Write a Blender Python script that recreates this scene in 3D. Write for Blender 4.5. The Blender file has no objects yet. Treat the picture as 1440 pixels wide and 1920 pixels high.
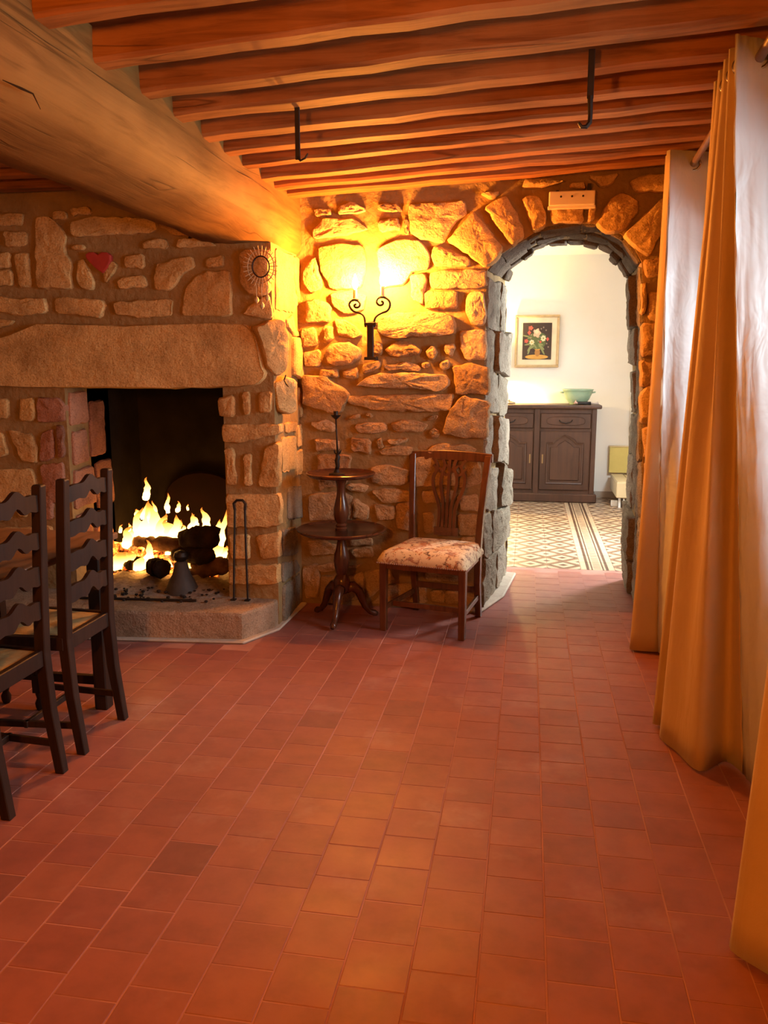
import bpy, bmesh, math, random
import numpy as np
from mathutils import Vector, Matrix
SC = bpy.context.scene
COL = SC.collection
rng = random.Random(7)

# ------------------------------------------------------------------ camera
F, CX, CY, H = 1553.0, 720.0, 960.0, 1.5
TH = math.atan(271 / F)
YAW = math.atan(272 / (F / math.cos(TH)))
FW = Vector((-math.sin(YAW) * math.cos(TH), math.cos(YAW) * math.cos(TH), -math.sin(TH)))
RT = Vector((math.cos(YAW), math.sin(YAW), 0))
UP = RT.cross(FW)
CAM = Vector((0, 0, H))
cd = bpy.data.cameras.new('camera')
cam = bpy.data.objects.new('camera', cd)
COL.objects.link(cam)
cd.sensor_fit = 'VERTICAL'
cd.sensor_height = 24
cd.lens = 24 * F / 1920
cam.matrix_world = Matrix(((RT.x, UP.x, -FW.x, 0), (RT.y, UP.y, -FW.y, 0), (RT.z, UP.z, -FW.z, H), (0, 0, 0, 1)))
SC.camera = cam

# ------------------------------------------------------------------ view, world, daylight
SC.view_settings.view_transform = 'Standard'
SC.view_settings.look = 'None'
SC.view_settings.gamma = 1
SC.view_settings.use_curve_mapping = False
SC.view_settings.exposure = 0.0
SC.cycles.use_denoising = True
SC.cycles.max_bounces = 8
SC.cycles.diffuse_bounces = 5
SC.cycles.sample_clamp_indirect = 6
W = bpy.data.worlds.new('world')
SC.world = W
W.use_nodes = True
W.node_tree.nodes['Background'].inputs[0].default_value = (0.62, 0.80, 1.0, 1)
W.node_tree.nodes['Background'].inputs[1].default_value = 0.8

def area(name, loc, target, sx, sy, power, col):
    l = bpy.data.lights.new(name, 'AREA')
    l.shape = 'RECTANGLE'; l.size = sx; l.size_y = sy; l.energy = power; l.color = col
    o = bpy.data.objects.new(name, l); COL.objects.link(o)
    o.location = loc
    o.rotation_euler = (Vector(target) - Vector(loc)).to_track_quat('-Z', 'Y').to_euler()
    return o
DAY = (0.80, 0.92, 1.0)
area('daylight_window', (1.72, 3.9, 1.6), (0, 3.9, 1.2), 1.3, 0.9, 100, DAY)
area('daylight_window', (1.72, 2.5, 1.6), (0, 2.5, 1.2), 1.3, 0.9, 108, DAY)
area('daylight_window', (1.72, -0.2, 1.6), (0, 0.1, 0.9), 1.3, 1.0, 14, DAY)
area('daylight_door', (1.95, 7.15, 1.35), (0.3, 6.7, 0.2), 0.55, 1.9, 640, (0.86, 0.95, 1.0))

WARM = (1.0, 0.33, 0.042)
SCONCE_EMIT = 5900
PENDANT_EMIT = 980
FIRE_EMIT = 16

# ------------------------------------------------------------------ unprojection (pixel of the 1440x1920 frame -> point of a real plane)
def ray(x, y): return RT * (x - CX) + UP * (CY - y) + FW * F
def onY(x, y, Y):
    d = ray(x, y); return CAM + d * (Y / d.y)
def onX(x, y, X):
    d = ray(x, y); return CAM + d * (X / d.x)
def onZ(x, y, z=0.0):
    d = ray(x, y); return CAM + d * ((z - H) / d.z)
def onP(x, y, o, n):
    d = ray(x, y); return CAM + d * ((Vector(o) - CAM).dot(n) / d.dot(n))
def proj(p):
    d = Vector(p) - CAM
    k = d.dot(FW)
    return CX + F * d.dot(RT) / k, CY - F * d.dot(UP) / k

# ------------------------------------------------------------------ materials
def new_mat(name):
    m = bpy.data.materials.new(name); m.use_nodes = True
    nt = m.node_tree
    return m, nt, nt.nodes['Principled BSDF']
def node(nt, t, **kw):
    n = nt.nodes.new(t)
    for k, v in kw.items(): setattr(n, k, v)
    return n
def coords(nt, scale=(1, 1, 1), which='Object', rand=True):
    tc = node(nt, 'ShaderNodeTexCoord')
    mp = node(nt, 'ShaderNodeMapping'); mp.inputs['Scale'].default_value = scale
    src = tc.outputs[which]
    if rand:
        oi = node(nt, 'ShaderNodeObjectInfo')
        ad = node(nt, 'ShaderNodeVectorMath', operation='MULTIPLY_ADD')
        nt.links.new(oi.outputs['Random'], ad.inputs[0])
        ad.inputs[1].default_value = (13.7, 7.3, 9.1)
        nt.links.new(src, ad.inputs[2]); src = ad.outputs[0]
    nt.links.new(src, mp.inputs['Vector'])
    return mp.outputs[0]
def noise(nt, vec, scale, detail=4, rough=.55, dist=0):
    n = node(nt, 'ShaderNodeTexNoise'); n.inputs['Scale'].default_value = scale
    n.inputs['Detail'].default_value = detail; n.inputs['Roughness'].default_value = rough
    n.inputs['Distortion'].default_value = dist
    nt.links.new(vec, n.inputs['Vector']); return n.outputs['Fac']
def ramp(nt, fac, stops, interp='LINEAR'):
    r = node(nt, 'ShaderNodeValToRGB'); r.color_ramp.interpolation = interp
    e = r.color_ramp.elements
    while len(e) < len(stops): e.new(.5)
    for i, (p, c) in enumerate(stops):
        e[i].position = p; e[i].color = (*c, 1) if len(c) == 3 else c
    nt.links.new(fac, r.inputs[0]); return r.outputs[0]
def mixc(nt, fac, a, b, mode='MIX'):
    n = node(nt, 'ShaderNodeMix', data_type='RGBA', blend_type=mode)
    for i, v in ((0, fac), (6, a), (7, b)):
        if hasattr(v, 'links'): nt.links.new(v, n.inputs[i])
        elif isinstance(v, (int, float)): n.inputs[i].default_value = v
        else: n.inputs[i].default_value = (*v, 1)
    return n.outputs[2]
def math_(nt, op, a, b=0.0, c=None):
    n = node(nt, 'ShaderNodeMath', operation=op)
    for i, v in enumerate((a, b, c)):
        if v is None: continue
        if hasattr(v, 'links'): nt.links.new(v, n.inputs[i])
        else: n.inputs[i].default_value = v
    return n.outputs[0]
def bump(nt, bs, h, strength=.3, dist=.01):
    b = node(nt, 'ShaderNodeBump'); b.inputs['Strength'].default_value = strength; b.inputs['Distance'].default_value = dist
    nt.links.new(h, b.inputs['Height']); nt.links.new(b.outputs[0], bs.inputs['Normal'])
def randval(nt, lo, hi):
    oi = node(nt, 'ShaderNodeObjectInfo')
    mr = node(nt, 'ShaderNodeMapRange'); mr.inputs[3].default_value = lo; mr.inputs[4].default_value = hi
    nt.links.new(oi.outputs['Random'], mr.inputs[0]); return mr.outputs[0]
def simple(name, c, rough=.6, c2=None, nscale=8, bscale=0, bstr=.2, bdist=.004, metal=0, spec=.5, rnd=0):
    m, nt, b = new_mat(name)
    b.inputs['Roughness'].default_value = rough; b.inputs['Metallic'].default_value = metal
    b.inputs['Specular IOR Level'].default_value = spec
    v = coords(nt)
    f = noise(nt, v, nscale)
    col = ramp(nt, f, [(.3, c), (.7, c2 or tuple(x * .8 for x in c))])
    if rnd:
        rv = randval(nt, 1 - rnd, 1 + rnd)
        hs = node(nt, 'ShaderNodeHueSaturation'); nt.links.new(col, hs.inputs['Color']); nt.links.new(rv, hs.inputs['Value'])
        col = hs.outputs[0]
    nt.links.new(col, b.inputs['Base Color'])
    if bscale: bump(nt, b, noise(nt, v, bscale), bstr, bdist)
    return m
def stone_mat(name, stops, rough=.9, bstr=.75):
    m, nt, b = new_mat(name); b.inputs['Roughness'].default_value = rough; b.inputs['Specular IOR Level'].default_value = .05
    v = coords(nt)
    oi = node(nt, 'ShaderNodeObjectInfo')
    base = ramp(nt, oi.outputs['Random'], stops)
    n1 = noise(nt, v, 5, 5, .6)
    base = mixc(nt, 1.0, base, ramp(nt, n1, [(.28, (.62, .58, .54)), (.55, (1, 1, 1)), (.8, (1.15, 1.08, 1.0))]), 'MULTIPLY')
    sp = noise(nt, v, 110, 3, .6)
    base = mixc(nt, 1.0, base, ramp(nt, sp, [(.36, (.74, .70, .66)), (.47, (1, 1, 1)), (.62, (1.08, 1.07, 1.04))]), 'MULTIPLY')
    nt.links.new(base, b.inputs['Base Color'])
    h = math_(nt, 'ADD', math_(nt, 'MULTIPLY', noise(nt, v, 16, 6, .62), 1.0), math_(nt, 'MULTIPLY', noise(nt, v, 85, 3, .6), .30))
    bump(nt, b, h, bstr, .022)
    return m
STONE = stone_mat('granite', [(0, (.56, .36, .15)), (.25, (.50, .31, .125)), (.5, (.61, .41, .175)), (.75, (.46, .28, .115)), (1, (.57, .37, .145))])
STONE_RUBBLE = stone_mat('rubble_stone', [(0, (.46, .31, .16)), (.3, (.36, .225, .11)), (.55, (.52, .38, .22)), (.8, (.33, .19, .095)), (1, (.47, .31, .15))], bstr=1.0)
STONE_GREY = stone_mat('grey_granite', [(0, (.26, .215, .155)), (.5, (.22, .18, .13)), (1, (.29, .24, .18))], bstr=.9)
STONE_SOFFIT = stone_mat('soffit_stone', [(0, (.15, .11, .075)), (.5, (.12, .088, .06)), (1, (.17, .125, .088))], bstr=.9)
STONE_RED = stone_mat('burnt_stone', [(0, (.36, .17, .105)), (.5, (.30, .15, .10)), (1, (.40, .20, .125))])
STONE_HEARTH = stone_mat('hearth_stone', [(0, (.33, .23, .15)), (1, (.33, .23, .15))], bstr=.8)
MORTAR = simple('lime_mortar', (.31, .20, .085), .95, (.22, .14, .058), 5, 26, .9, .014, spec=.1)
MORTAR_PALE = simple('pale_mortar', (.47, .40, .31), .95, (.38, .31, .24), 9, 40, .5, .006, spec=.1)
SOOT = simple('soot', (.022, .017, .013), .95, (.012, .009, .007), 6, 30, .5, .006, spec=.1)
PLASTER = simple('white_plaster', (.80, .78, .74), .9, (.77, .75, .70), 3, 14, .12, .004, spec=.2)
PLASTER_WARM = simple('old_plaster', (.60, .50, .38), .9, (.54, .44, .33), 3, 14, .25, .006, spec=.2)
def wood(name, c1, c2, axis='X', scale=1.0, rough=.5, bstr=.25, cracks=0.0, spec=.5):
    m, nt, b = new_mat(name); b.inputs['Roughness'].default_value = rough; b.inputs['Specular IOR Level'].default_value = spec
    s = {'X': (1.2, 16, 16), 'Y': (16, 1.2, 16), 'Z': (16, 16, 1.2)}[axis]
    v = coords(nt, tuple(k * scale for k in s))
    f = noise(nt, v, 1.6, 6, .62, .6)
    v2 = coords(nt)
    f2 = noise(nt, v2, 2.2 * scale, 3)
    col = ramp(nt, f, [(.28, c2), (.52, c1), (.8, tuple(min(1, x * 1.2) for x in c1))])
    col = mixc(nt, 1.0, col, ramp(nt, f2, [(.25, (.66, .62, .58)), (.7, (1.1, 1.08, 1.05))]), 'MULTIPLY')
    if cracks:
        s2 = {'X': (.22, 6, 6), 'Y': (6, .22, 6), 'Z': (6, 6, .22)}[axis]
        cn = noise(nt, coords(nt, s2), 1.0, 2, .5, .15)
        line = math_(nt, 'SUBTRACT', 1.0, ramp(nt, math_(nt, 'ABSOLUTE', math_(nt, 'SUBTRACT', cn, .5)), [(.0, (0, 0, 0)), (.007, (1, 1, 1))]))
        gate = ramp(nt, noise(nt, coords(nt), 1.7, 2), [(.50, (0, 0, 0)), (.56, (1, 1, 1))])
        line = math_(nt, 'MULTIPLY', math_(nt, 'MULTIPLY', line, gate), cracks)
        col = mixc(nt, line, col, tuple(x * .25 for x in c2))
        f = math_(nt, 'SUBTRACT', f, math_(nt, 'MULTIPLY', line, .8))
    nt.links.new(col, b.inputs['Base Color'])
    bump(nt, b, f, bstr, .006)
    return m
OAK = wood('joist_oak', (.29, .115, .034), (.14, .048, .013), 'X', 1.0, .7, .5, .6, .12)
BEAM = wood('beam_oak', (.215, .108, .030), (.135, .062, .016), 'Y', .8, .7, .5, .55, .08)
BOARD = wood('ceiling_board', (.16, .075, .032), (.08, .036, .016), 'Y', .8, .7, .3)
DARKWOOD = wood('dark_oak', (.024, .011, .006), (.013, .006, .0035), 'Z', 1.5, .55, .12)
MAHOG = wood('mahogany', (.085, .030, .014), (.045, .015, .008), 'Z', 1.5, .24, .06)
CHAIRWOOD = wood('chair_mahogany', (.115, .044, .017), (.065, .023, .009), 'Z', 1.5, .26, .06)
BUFFET = wood('buffet_oak', (.058, .023, .012), (.033, .013, .007), 'Z', 1.0, .42, .1)
TABLEWOOD = wood('table_oak', (.19, .105, .055), (.10, .052, .027), 'Y', 1.0, .38, .15)
IRON = simple('wrought_iron', (.030, .022, .018), .5, (.018, .013, .011), 20, 60, .2, .002, metal=.6)
CHAR = simple('charred_log', (.035, .022, .016), .95, (.014, .010, .008), 12, 40, .9, .01, spec=.1)
BARK = simple('log_bark', (.16, .085, .045), .95, (.06, .032, .018), 14, 40, .9, .01, spec=.1)
CAST = simple('cast_iron', (.016, .006, .004), .9, (.010, .005, .003), 7, 30, .25, .004, metal=.2)
FABRIC = simple('beige_curtain_cloth', (.43, .295, .16), .62, (.395, .265, .14), 5, 150, .12, .001, spec=.35)
DARKWOOD.node_tree.nodes['Principled BSDF'].inputs['Specular IOR Level'].default_value = .22
CAST.node_tree.nodes['Principled BSDF'].inputs['Specular IOR Level'].default_value = .1
FABRIC.node_tree.nodes['Principled BSDF'].inputs['Sheen Weight'].default_value = .15
_nt = FABRIC.node_tree; _b = _nt.nodes['Principled BSDF']
_v = coords(_nt, (1, 1, .28))
_h = math_(_nt, 'ADD', noise(_nt, _v, 9, 3, .5, .5), math_(_nt, 'MULTIPLY', noise(_nt, coords(_nt), 260, 1), .04))
bump(_nt, _b, _h, .5, .02)
def lining_mat():
    m, nt, b = new_mat('satin_lining'); b.inputs['Roughness'].default_value = .40; b.inputs['Specular IOR Level'].default_value = .55
    v = coords(nt, (1.3, 1.3, .8))
    b.inputs['Base Color'].default_value = (.47, .47, .47, 1)
    bump(nt, b, noise(nt, v, 6, 3, .5, .6), .42, .03)
    return m
LINING = lining_mat()
RUSH = simple('rush', (.36, .235, .085), .8, (.28, .18, .062), 40, 90, .5, .003)
CANDLE = simple('candle_sleeve', (.72, .55, .32), .6)
WHITEPL = simple('white_plastic', (.72, .62, .48), .35, (.70, .60, .46), 3)
CREAM = simple('cream_enamel', (.62, .50, .30), .4, (.58, .46, .27), 4)
YELLOW = simple('yellow_board', (.62, .52, .16), .6, (.55, .45, .13), 4)
BRASS = simple('steel_grommet', (.55, .50, .44), .25, metal=1)
RODM = simple('rod_wood', (.16, .085, .05), .4, (.12, .06, .035), 12)
HEART = simple('red_heart_stone', (.40, .035, .02), .7, (.30, .022, .015), 12, 30, .4, .005)
GLAZE = simple('green_glaze', (.20, .33, .24), .3, (.32, .40, .27), 9, 30, .1, .002)
PINK = simple('pink_tip', (.75, .45, .35), .5)
BLACK = simple('black_trim', (.015, .012, .012), .5)
ASHM = simple('ash', (.34, .27, .21), 1.0, (.15, .11, .085), 22, 60, .8, .01, spec=.05)
FRAME = simple('silver_gilt', (.55, .42, .24), .38, (.42, .31, .16), 14, metal=.35)
MATB = simple('mount_board', (.80, .66, .46), .8)
SHADE = simple('lamp_shade_cloth', (.8, .7, .5), .8)
def glass_mat():
    m, nt, b = new_mat('window_glass')
    tr = node(nt, 'ShaderNodeBsdfTransparent'); gl = node(nt, 'ShaderNodeBsdfGlossy'); gl.inputs['Roughness'].default_value = .02
    fr = node(nt, 'ShaderNodeFresnel'); mx = node(nt, 'ShaderNodeMixShader')
    nt.links.new(fr.outputs[0], mx.inputs[0]); nt.links.new(tr.outputs[0], mx.inputs[1]); nt.links.new(gl.outputs[0], mx.inputs[2])
    nt.links.new(mx.outputs[0], nt.nodes['Material Output'].inputs['Surface'])
    return m
GLASS = glass_mat()
def emit(name, c, s):
    m, nt, b = new_mat(name)
    b.inputs['Base Color'].default_value = (.8, .7, .5, 1)
    b.inputs['Emission Color'].default_value = (*c, 1); b.inputs['Emission Strength'].default_value = s
    return m
BULB = emit('sconce_bulb_glow', WARM, SCONCE_EMIT)
PBULB = emit('pendant_bulb_glow', (1.0, 0.29, 0.022), PENDANT_EMIT)
LBULB = emit('lamp_bulb_glow', (1.0, 0.66, 0.22), 5500)
def flame_mat():
    m, nt, b = new_mat('flame')
    tc = node(nt, 'ShaderNodeTexCoord'); sep = node(nt, 'ShaderNodeSeparateXYZ')
    nt.links.new(tc.outputs['Generated'], sep.inputs[0])
    col = ramp(nt, sep.outputs[2], [(0, (1, .50, .12)), (.55, (1, .42, .075)), (1, (1, .22, .02))])
    st = ramp(nt, sep.outputs[2], [(0, (1, 1, 1)), (.5, (.55, .55, .55)), (.85, (.14, .14, .14)), (1, (.06, .06, .06))])
    b.inputs['Base Color'].default_value = (0, 0, 0, 1)
    b.inputs['Specular IOR Level'].default_value = 0
    nt.links.new(col, b.inputs['Emission Color'])
    nt.links.new(math_(nt, 'MULTIPLY', st, FIRE_EMIT), b.inputs['Emission Strength'])
    return m
FLAME = flame_mat()
def ember_mat():
    m, nt, b = new_mat('glowing_embers')
    v = coords(nt)
    n = noise(nt, v, 22, 4, .6)
    b.inputs['Base Color'].default_value = (.03, .02, .015, 1)
    nt.links.new(ramp(nt, n, [(.40, (1, .05, .005)), (.62, (1, .30, .03)), (.75, (1, .5, .12))]), b.inputs['Emission Color'])
    nt.links.new(math_(nt, 'MULTIPLY', ramp(nt, n, [(.42, (0, 0, 0)), (.56, (.30, .30, .30)), (.72, (1, 1, 1))]), 9), b.inputs['Emission Strength'])
    return m
EMBER = ember_mat()
def tile_mat():
    m, nt, b = new_mat('terracotta')
    v = coords(nt)
    oi = node(nt, 'ShaderNodeObjectInfo')
    base = ramp(nt, oi.outputs['Random'], [(0, (.220, .074, .058)), (.2, (.245, .082, .060)), (.45, (.258, .086, .058)), (.7, (.236, .081, .064)), (.93, (.268, .096, .064)), (1, (.175, .062, .052))])
    n1 = noise(nt, v, 9, 4, .6)
    base = mixc(nt, 1.0, base, ramp(nt, n1, [(.25, (.80, .80, .82)), (.6, (1.05, 1.04, 1.02))]), 'MULTIPLY')
    vw = coords(nt, (1, 1, 1), 'Object', False)
    ge = node(nt, 'ShaderNodeNewGeometry')
    wn = noise(nt, ge.outputs['Position'], 2.6, 5, .65)
    base = mixc(nt, math_(nt, 'MULTIPLY', ramp(nt, wn, [(.56, (0, 0, 0)), (.74, (1, 1, 1))]), .35), base, (.42, .25, .20))
    nt.links.new(base, b.inputs['Base Color'])
    nt.links.new(ramp(nt, noise(nt, ge.outputs['Position'], 4, 3), [(.3, (.46, .46, .46)), (.7, (.58, .58, .58))]), b.inputs['Roughness'])
    b.inputs['Specular IOR Level'].default_value = .38
    
    bump(nt, b, noise(nt, ge.outputs['Position'], 11, 3), .10, .01)
    return m
TILE = tile_mat()
GROUT = simple('grout', (.42, .20, .145), .9, (.24, .09, .06), 2.2)
def cement_tile(border):
    m, nt, b = new_mat('border_cement_tile' if border else 'patterned_cement_tile')
    b.inputs['Roughness'].default_value = .38
    tc = node(nt, 'ShaderNodeTexCoord'); sep = node(nt, 'ShaderNodeSeparateXYZ')
    nt.links.new(tc.outputs['Object'], sep.inputs[0])
    x, y = sep.outputs[0], sep.outputs[1]
    light, dark, mid = (.42, .30, .19), (.085, .042, .024), (.18, .10, .055)
    if border:
        ax = math_(nt, 'ABSOLUTE', x)
        col = ramp(nt, math_(nt, 'MULTIPLY', ax, 12.0), [(0, light), (.42, dark), (.56, light), (.72, dark), (.98, light)], 'CONSTANT')
        rung = math_(nt, 'LESS_THAN', math_(nt, 'MODULO', math_(nt, 'ADD', math_(nt, 'MULTIPLY', y, 20), 20), 1.0), .4)
        rung = math_(nt, 'MULTIPLY', rung, math_(nt, 'LESS_THAN', ax, .026))
        col = mixc(nt, rung, col, mid)
    else:
        ax = math_(nt, 'DIVIDE', math_(nt, 'ABSOLUTE', x), .125); ay = math_(nt, 'DIVIDE', math_(nt, 'ABSOLUTE', y), .125)
        s = math_(nt, 'ADD', ax, ay)
        col = ramp(nt, math_(nt, 'MULTIPLY', s, .5), [(0, dark), (.10, mid), (.16, light), (.36, dark), (.44, mid), (.62, light), (.88, dark)], 'CONSTANT')
    n = noise(nt, coords(nt), 14)
    col = mixc(nt, 1.0, col, ramp(nt, n, [(.3, (.85, .85, .85)), (.7, (1.1, 1.1, 1.1))]), 'MULTIPLY')
    nt.links.new(col, b.inputs['Base Color'])
    return m
CTILE, CBORDER = cement_tile(False), cement_tile(True)
def floral():
    m, nt, b = new_mat('floral_tapestry'); b.inputs['Roughness'].default_value = .85; b.inputs['Specular IOR Level'].default_value = .2
    v = coords(nt, rand=False)
    cream = (.56, .45, .28)
    n1 = noise(nt, v, 17, 5, .7, .7); n2 = noise(nt, coords(nt, (1.3, 1.3, 1.3), rand=False), 24, 5, .7, .9)
    n3 = noise(nt, v, 7, 2)
    c = mixc(nt, ramp(nt, n1, [(.52, (0, 0, 0)), (.56, (1, 1, 1))]), cream, mixc(nt, ramp(nt, n3, [(.44, (0, 0, 0)), (.56, (1, 1, 1))]), (.26, .175, .13), (.38, .165, .07)))
    c = mixc(nt, ramp(nt, n2, [(.57, (0, 0, 0)), (.60, (1, 1, 1))]), c, (.13, .075, .045))
    nt.links.new(c, b.inputs['Base Color'])
    bump(nt, b, noise(nt, v, 120, 2), .15, .002)
    return m
FLORAL = floral()
NAIL = simple('nail_trim', (.22, .10, .05), .4, metal=.4)

# ------------------------------------------------------------------ mesh helpers
class B:
    def __init__(s): s.bm = bmesh.new()
    def face(s, vs, mi=0):
        try: f = s.bm.faces.new(vs)
        except ValueError: return None
        f.material_index = mi; return f
    def box(s, x0, x1, y0, y1, z0, z1, mi=0, M=None):
        p = [(x0, y0, z0), (x1, y0, z0), (x1, y1, z0), (x0, y1, z0), (x0, y0, z1), (x1, y0, z1), (x1, y1, z1), (x0, y1, z1)]
        v = [s.bm.verts.new(M @ Vector(q) if M else q) for q in p]
        for f in ((3, 2, 1, 0), (4, 5, 6, 7), (0, 1, 5, 4), (1, 2, 6, 5), (2, 3, 7, 6), (3, 0, 4, 7)): s.face([v[i] for i in f], mi)
        return s
    def bar(s, a, b, w, h, up=(0, 0, 1), mi=0, w2=None, h2=None):
        a, b = Vector(a), Vector(b); d = (b - a).normalized(); up = Vector(up)
        if abs(d.dot(up)) > .98: up = Vector((0, 1, 0))
        r = d.cross(up).normalized(); u = r.cross(d).normalized()
        w2 = w2 or w; h2 = h2 or h
        v = []
        for c, ww, hh in ((a, w, h), (b, w2, h2)):
            for sx, sy in ((-1, -1), (1, -1), (1, 1), (-1, 1)): v.append(s.bm.verts.new(c + r * sx * ww / 2 + u * sy * hh / 2))
        for f in ((3, 2, 1, 0), (4, 5, 6, 7), (0, 1, 5, 4), (1, 2, 6, 5), (2, 3, 7, 6), (3, 0, 4, 7)): s.face([v[i] for i in f], mi)
        return s
    def tube(s, pts, r, n=8, mi=0, flat=1.0, up=(0, 0, 1)):
        pts = [Vector(p) for p in pts]
        rs = r if isinstance(r, (list, tuple)) else [r] * len(pts)
        rings = []
        prev = None
        for i, p in enumerate(pts):
            d = (pts[min(i + 1, len(pts) - 1)] - pts[max(i - 1, 0)]).normalized()
            if prev is None:
                q = Vector(up)
                if abs(d.dot(q)) > .95: q = Vector((1, 0, 0))
                a = d.cross(q).normalized()
            else:
                a = (prev - d * prev.dot(d)).normalized()
            prev = a
            b = d.cross(a)
            rings.append([s.bm.verts.new(p + (a * math.cos(2 * math.pi * k / n) + b * math.sin(2 * math.pi * k / n) * flat) * rs[i]) for k in range(n)])
        for i in range(len(rings) - 1):
            for k in range(n): s.face([rings[i][k], rings[i][(k + 1) % n], rings[i + 1][(k + 1) % n], rings[i + 1][k]], mi)
        s.face(rings[0][::-1], mi); s.face(rings[-1], mi)
        return s
    def lathe(s, prof, c=(0, 0, 0), n=20, mi=0, cap=True):
        rings = []
        for r, z in prof:
            rings.append([s.bm.verts.new((c[0] + r * math.cos(2 * math.pi * k / n), c[1] + r * math.sin(2 * math.pi * k / n), c[2] + z)) for k in range(n)])
        for i in range(len(rings) - 1):
            for k in range(n): s.face([rings[i][k], rings[i][(k + 1) % n], rings[i + 1][(k + 1) % n], rings[i + 1][k]], mi)
        if cap: s.face(rings[0][::-1], mi); s.face(rings[-1], mi)
        return s
    def prism(s, poly, fn, d0, d1, mi=0):
        a = [s.bm.verts.new(fn(u, v, d0)) for u, v in poly]; b = [s.bm.verts.new(fn(u, v, d1)) for u, v in poly]
        n = len(poly)
        s.face(a[::-1], mi); s.face(b, mi)
        for i in range(n): s.face([a[i], a[(i + 1) % n], b[(i + 1) % n], b[i]], mi)
        return s
    def grid(s, P, mi=0, closed=False):
        V = [[s.bm.verts.new(p) for p in row] for row in P]
        for i in range(len(V) - 1):
            m = len(V[i])
            for j in range(m if closed else m - 1): s.face([V[i][j], V[i][(j + 1) % m], V[i + 1][(j + 1) % m], V[i + 1][j]], mi)
        return s
    def build(s, name, mats, parent=None, smooth=False, bevel=0, seg=1, loc=None, mesh_only=False):
        bmesh.ops.remove_doubles(s.bm, verts=s.bm.verts, dist=1e-5)
        bmesh.ops.recalc_face_normals(s.bm, faces=s.bm.faces)
        if bevel:
            es = [e for e in s.bm.edges if len(e.link_faces) == 2 and e.calc_face_angle(0) > .6]
            bmesh.ops.bevel(s.bm, geom=es, offset=bevel, segments=seg, affect='EDGES', profile=.6, clamp_overlap=True)
        if smooth:
            for f in s.bm.faces: f.smooth = True
        me = bpy.data.meshes.new(name); s.bm.to_mesh(me); s.bm.free()
        for m in (mats if isinstance(mats, (list, tuple)) else [mats]): me.materials.append(m)
        if smooth and smooth != 'all':
            me.set_sharp_from_angle(angle=math.radians(42))
        if mesh_only: return me
        return link(name, me, parent, loc)
def link(name, me, parent=None, loc=None):
    o = bpy.data.objects.new(name, me); COL.objects.link(o)
    if parent: o.parent = parent
    if loc is not None: o.location = loc
    return o
def tag(o, label, cat, group=None):
    o['label'] = label; o['category'] = cat
    if group: o['group'] = group
    return o
def thing(name, label, cat, loc=(0, 0, 0), rz=0, group=None):
    o = bpy.data.objects.new(name, None); COL.objects.link(o)
    o.location = loc; o.rotation_euler = (0, 0, rz); o.empty_display_size = .1
    return tag(o, label, cat, group)
def struct(name, parent=None):
    o = bpy.data.objects.new(name, None); COL.objects.link(o); o['kind'] = 'structure'
    return o
def copy_tree(o, parent=None):
    c = o.copy(); COL.objects.link(c)
    if parent: c.parent = parent
    for ch in list(o.children): copy_tree(ch, c)
    return c
def ident(u, v, d): return Vector((u, v, d))

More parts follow.
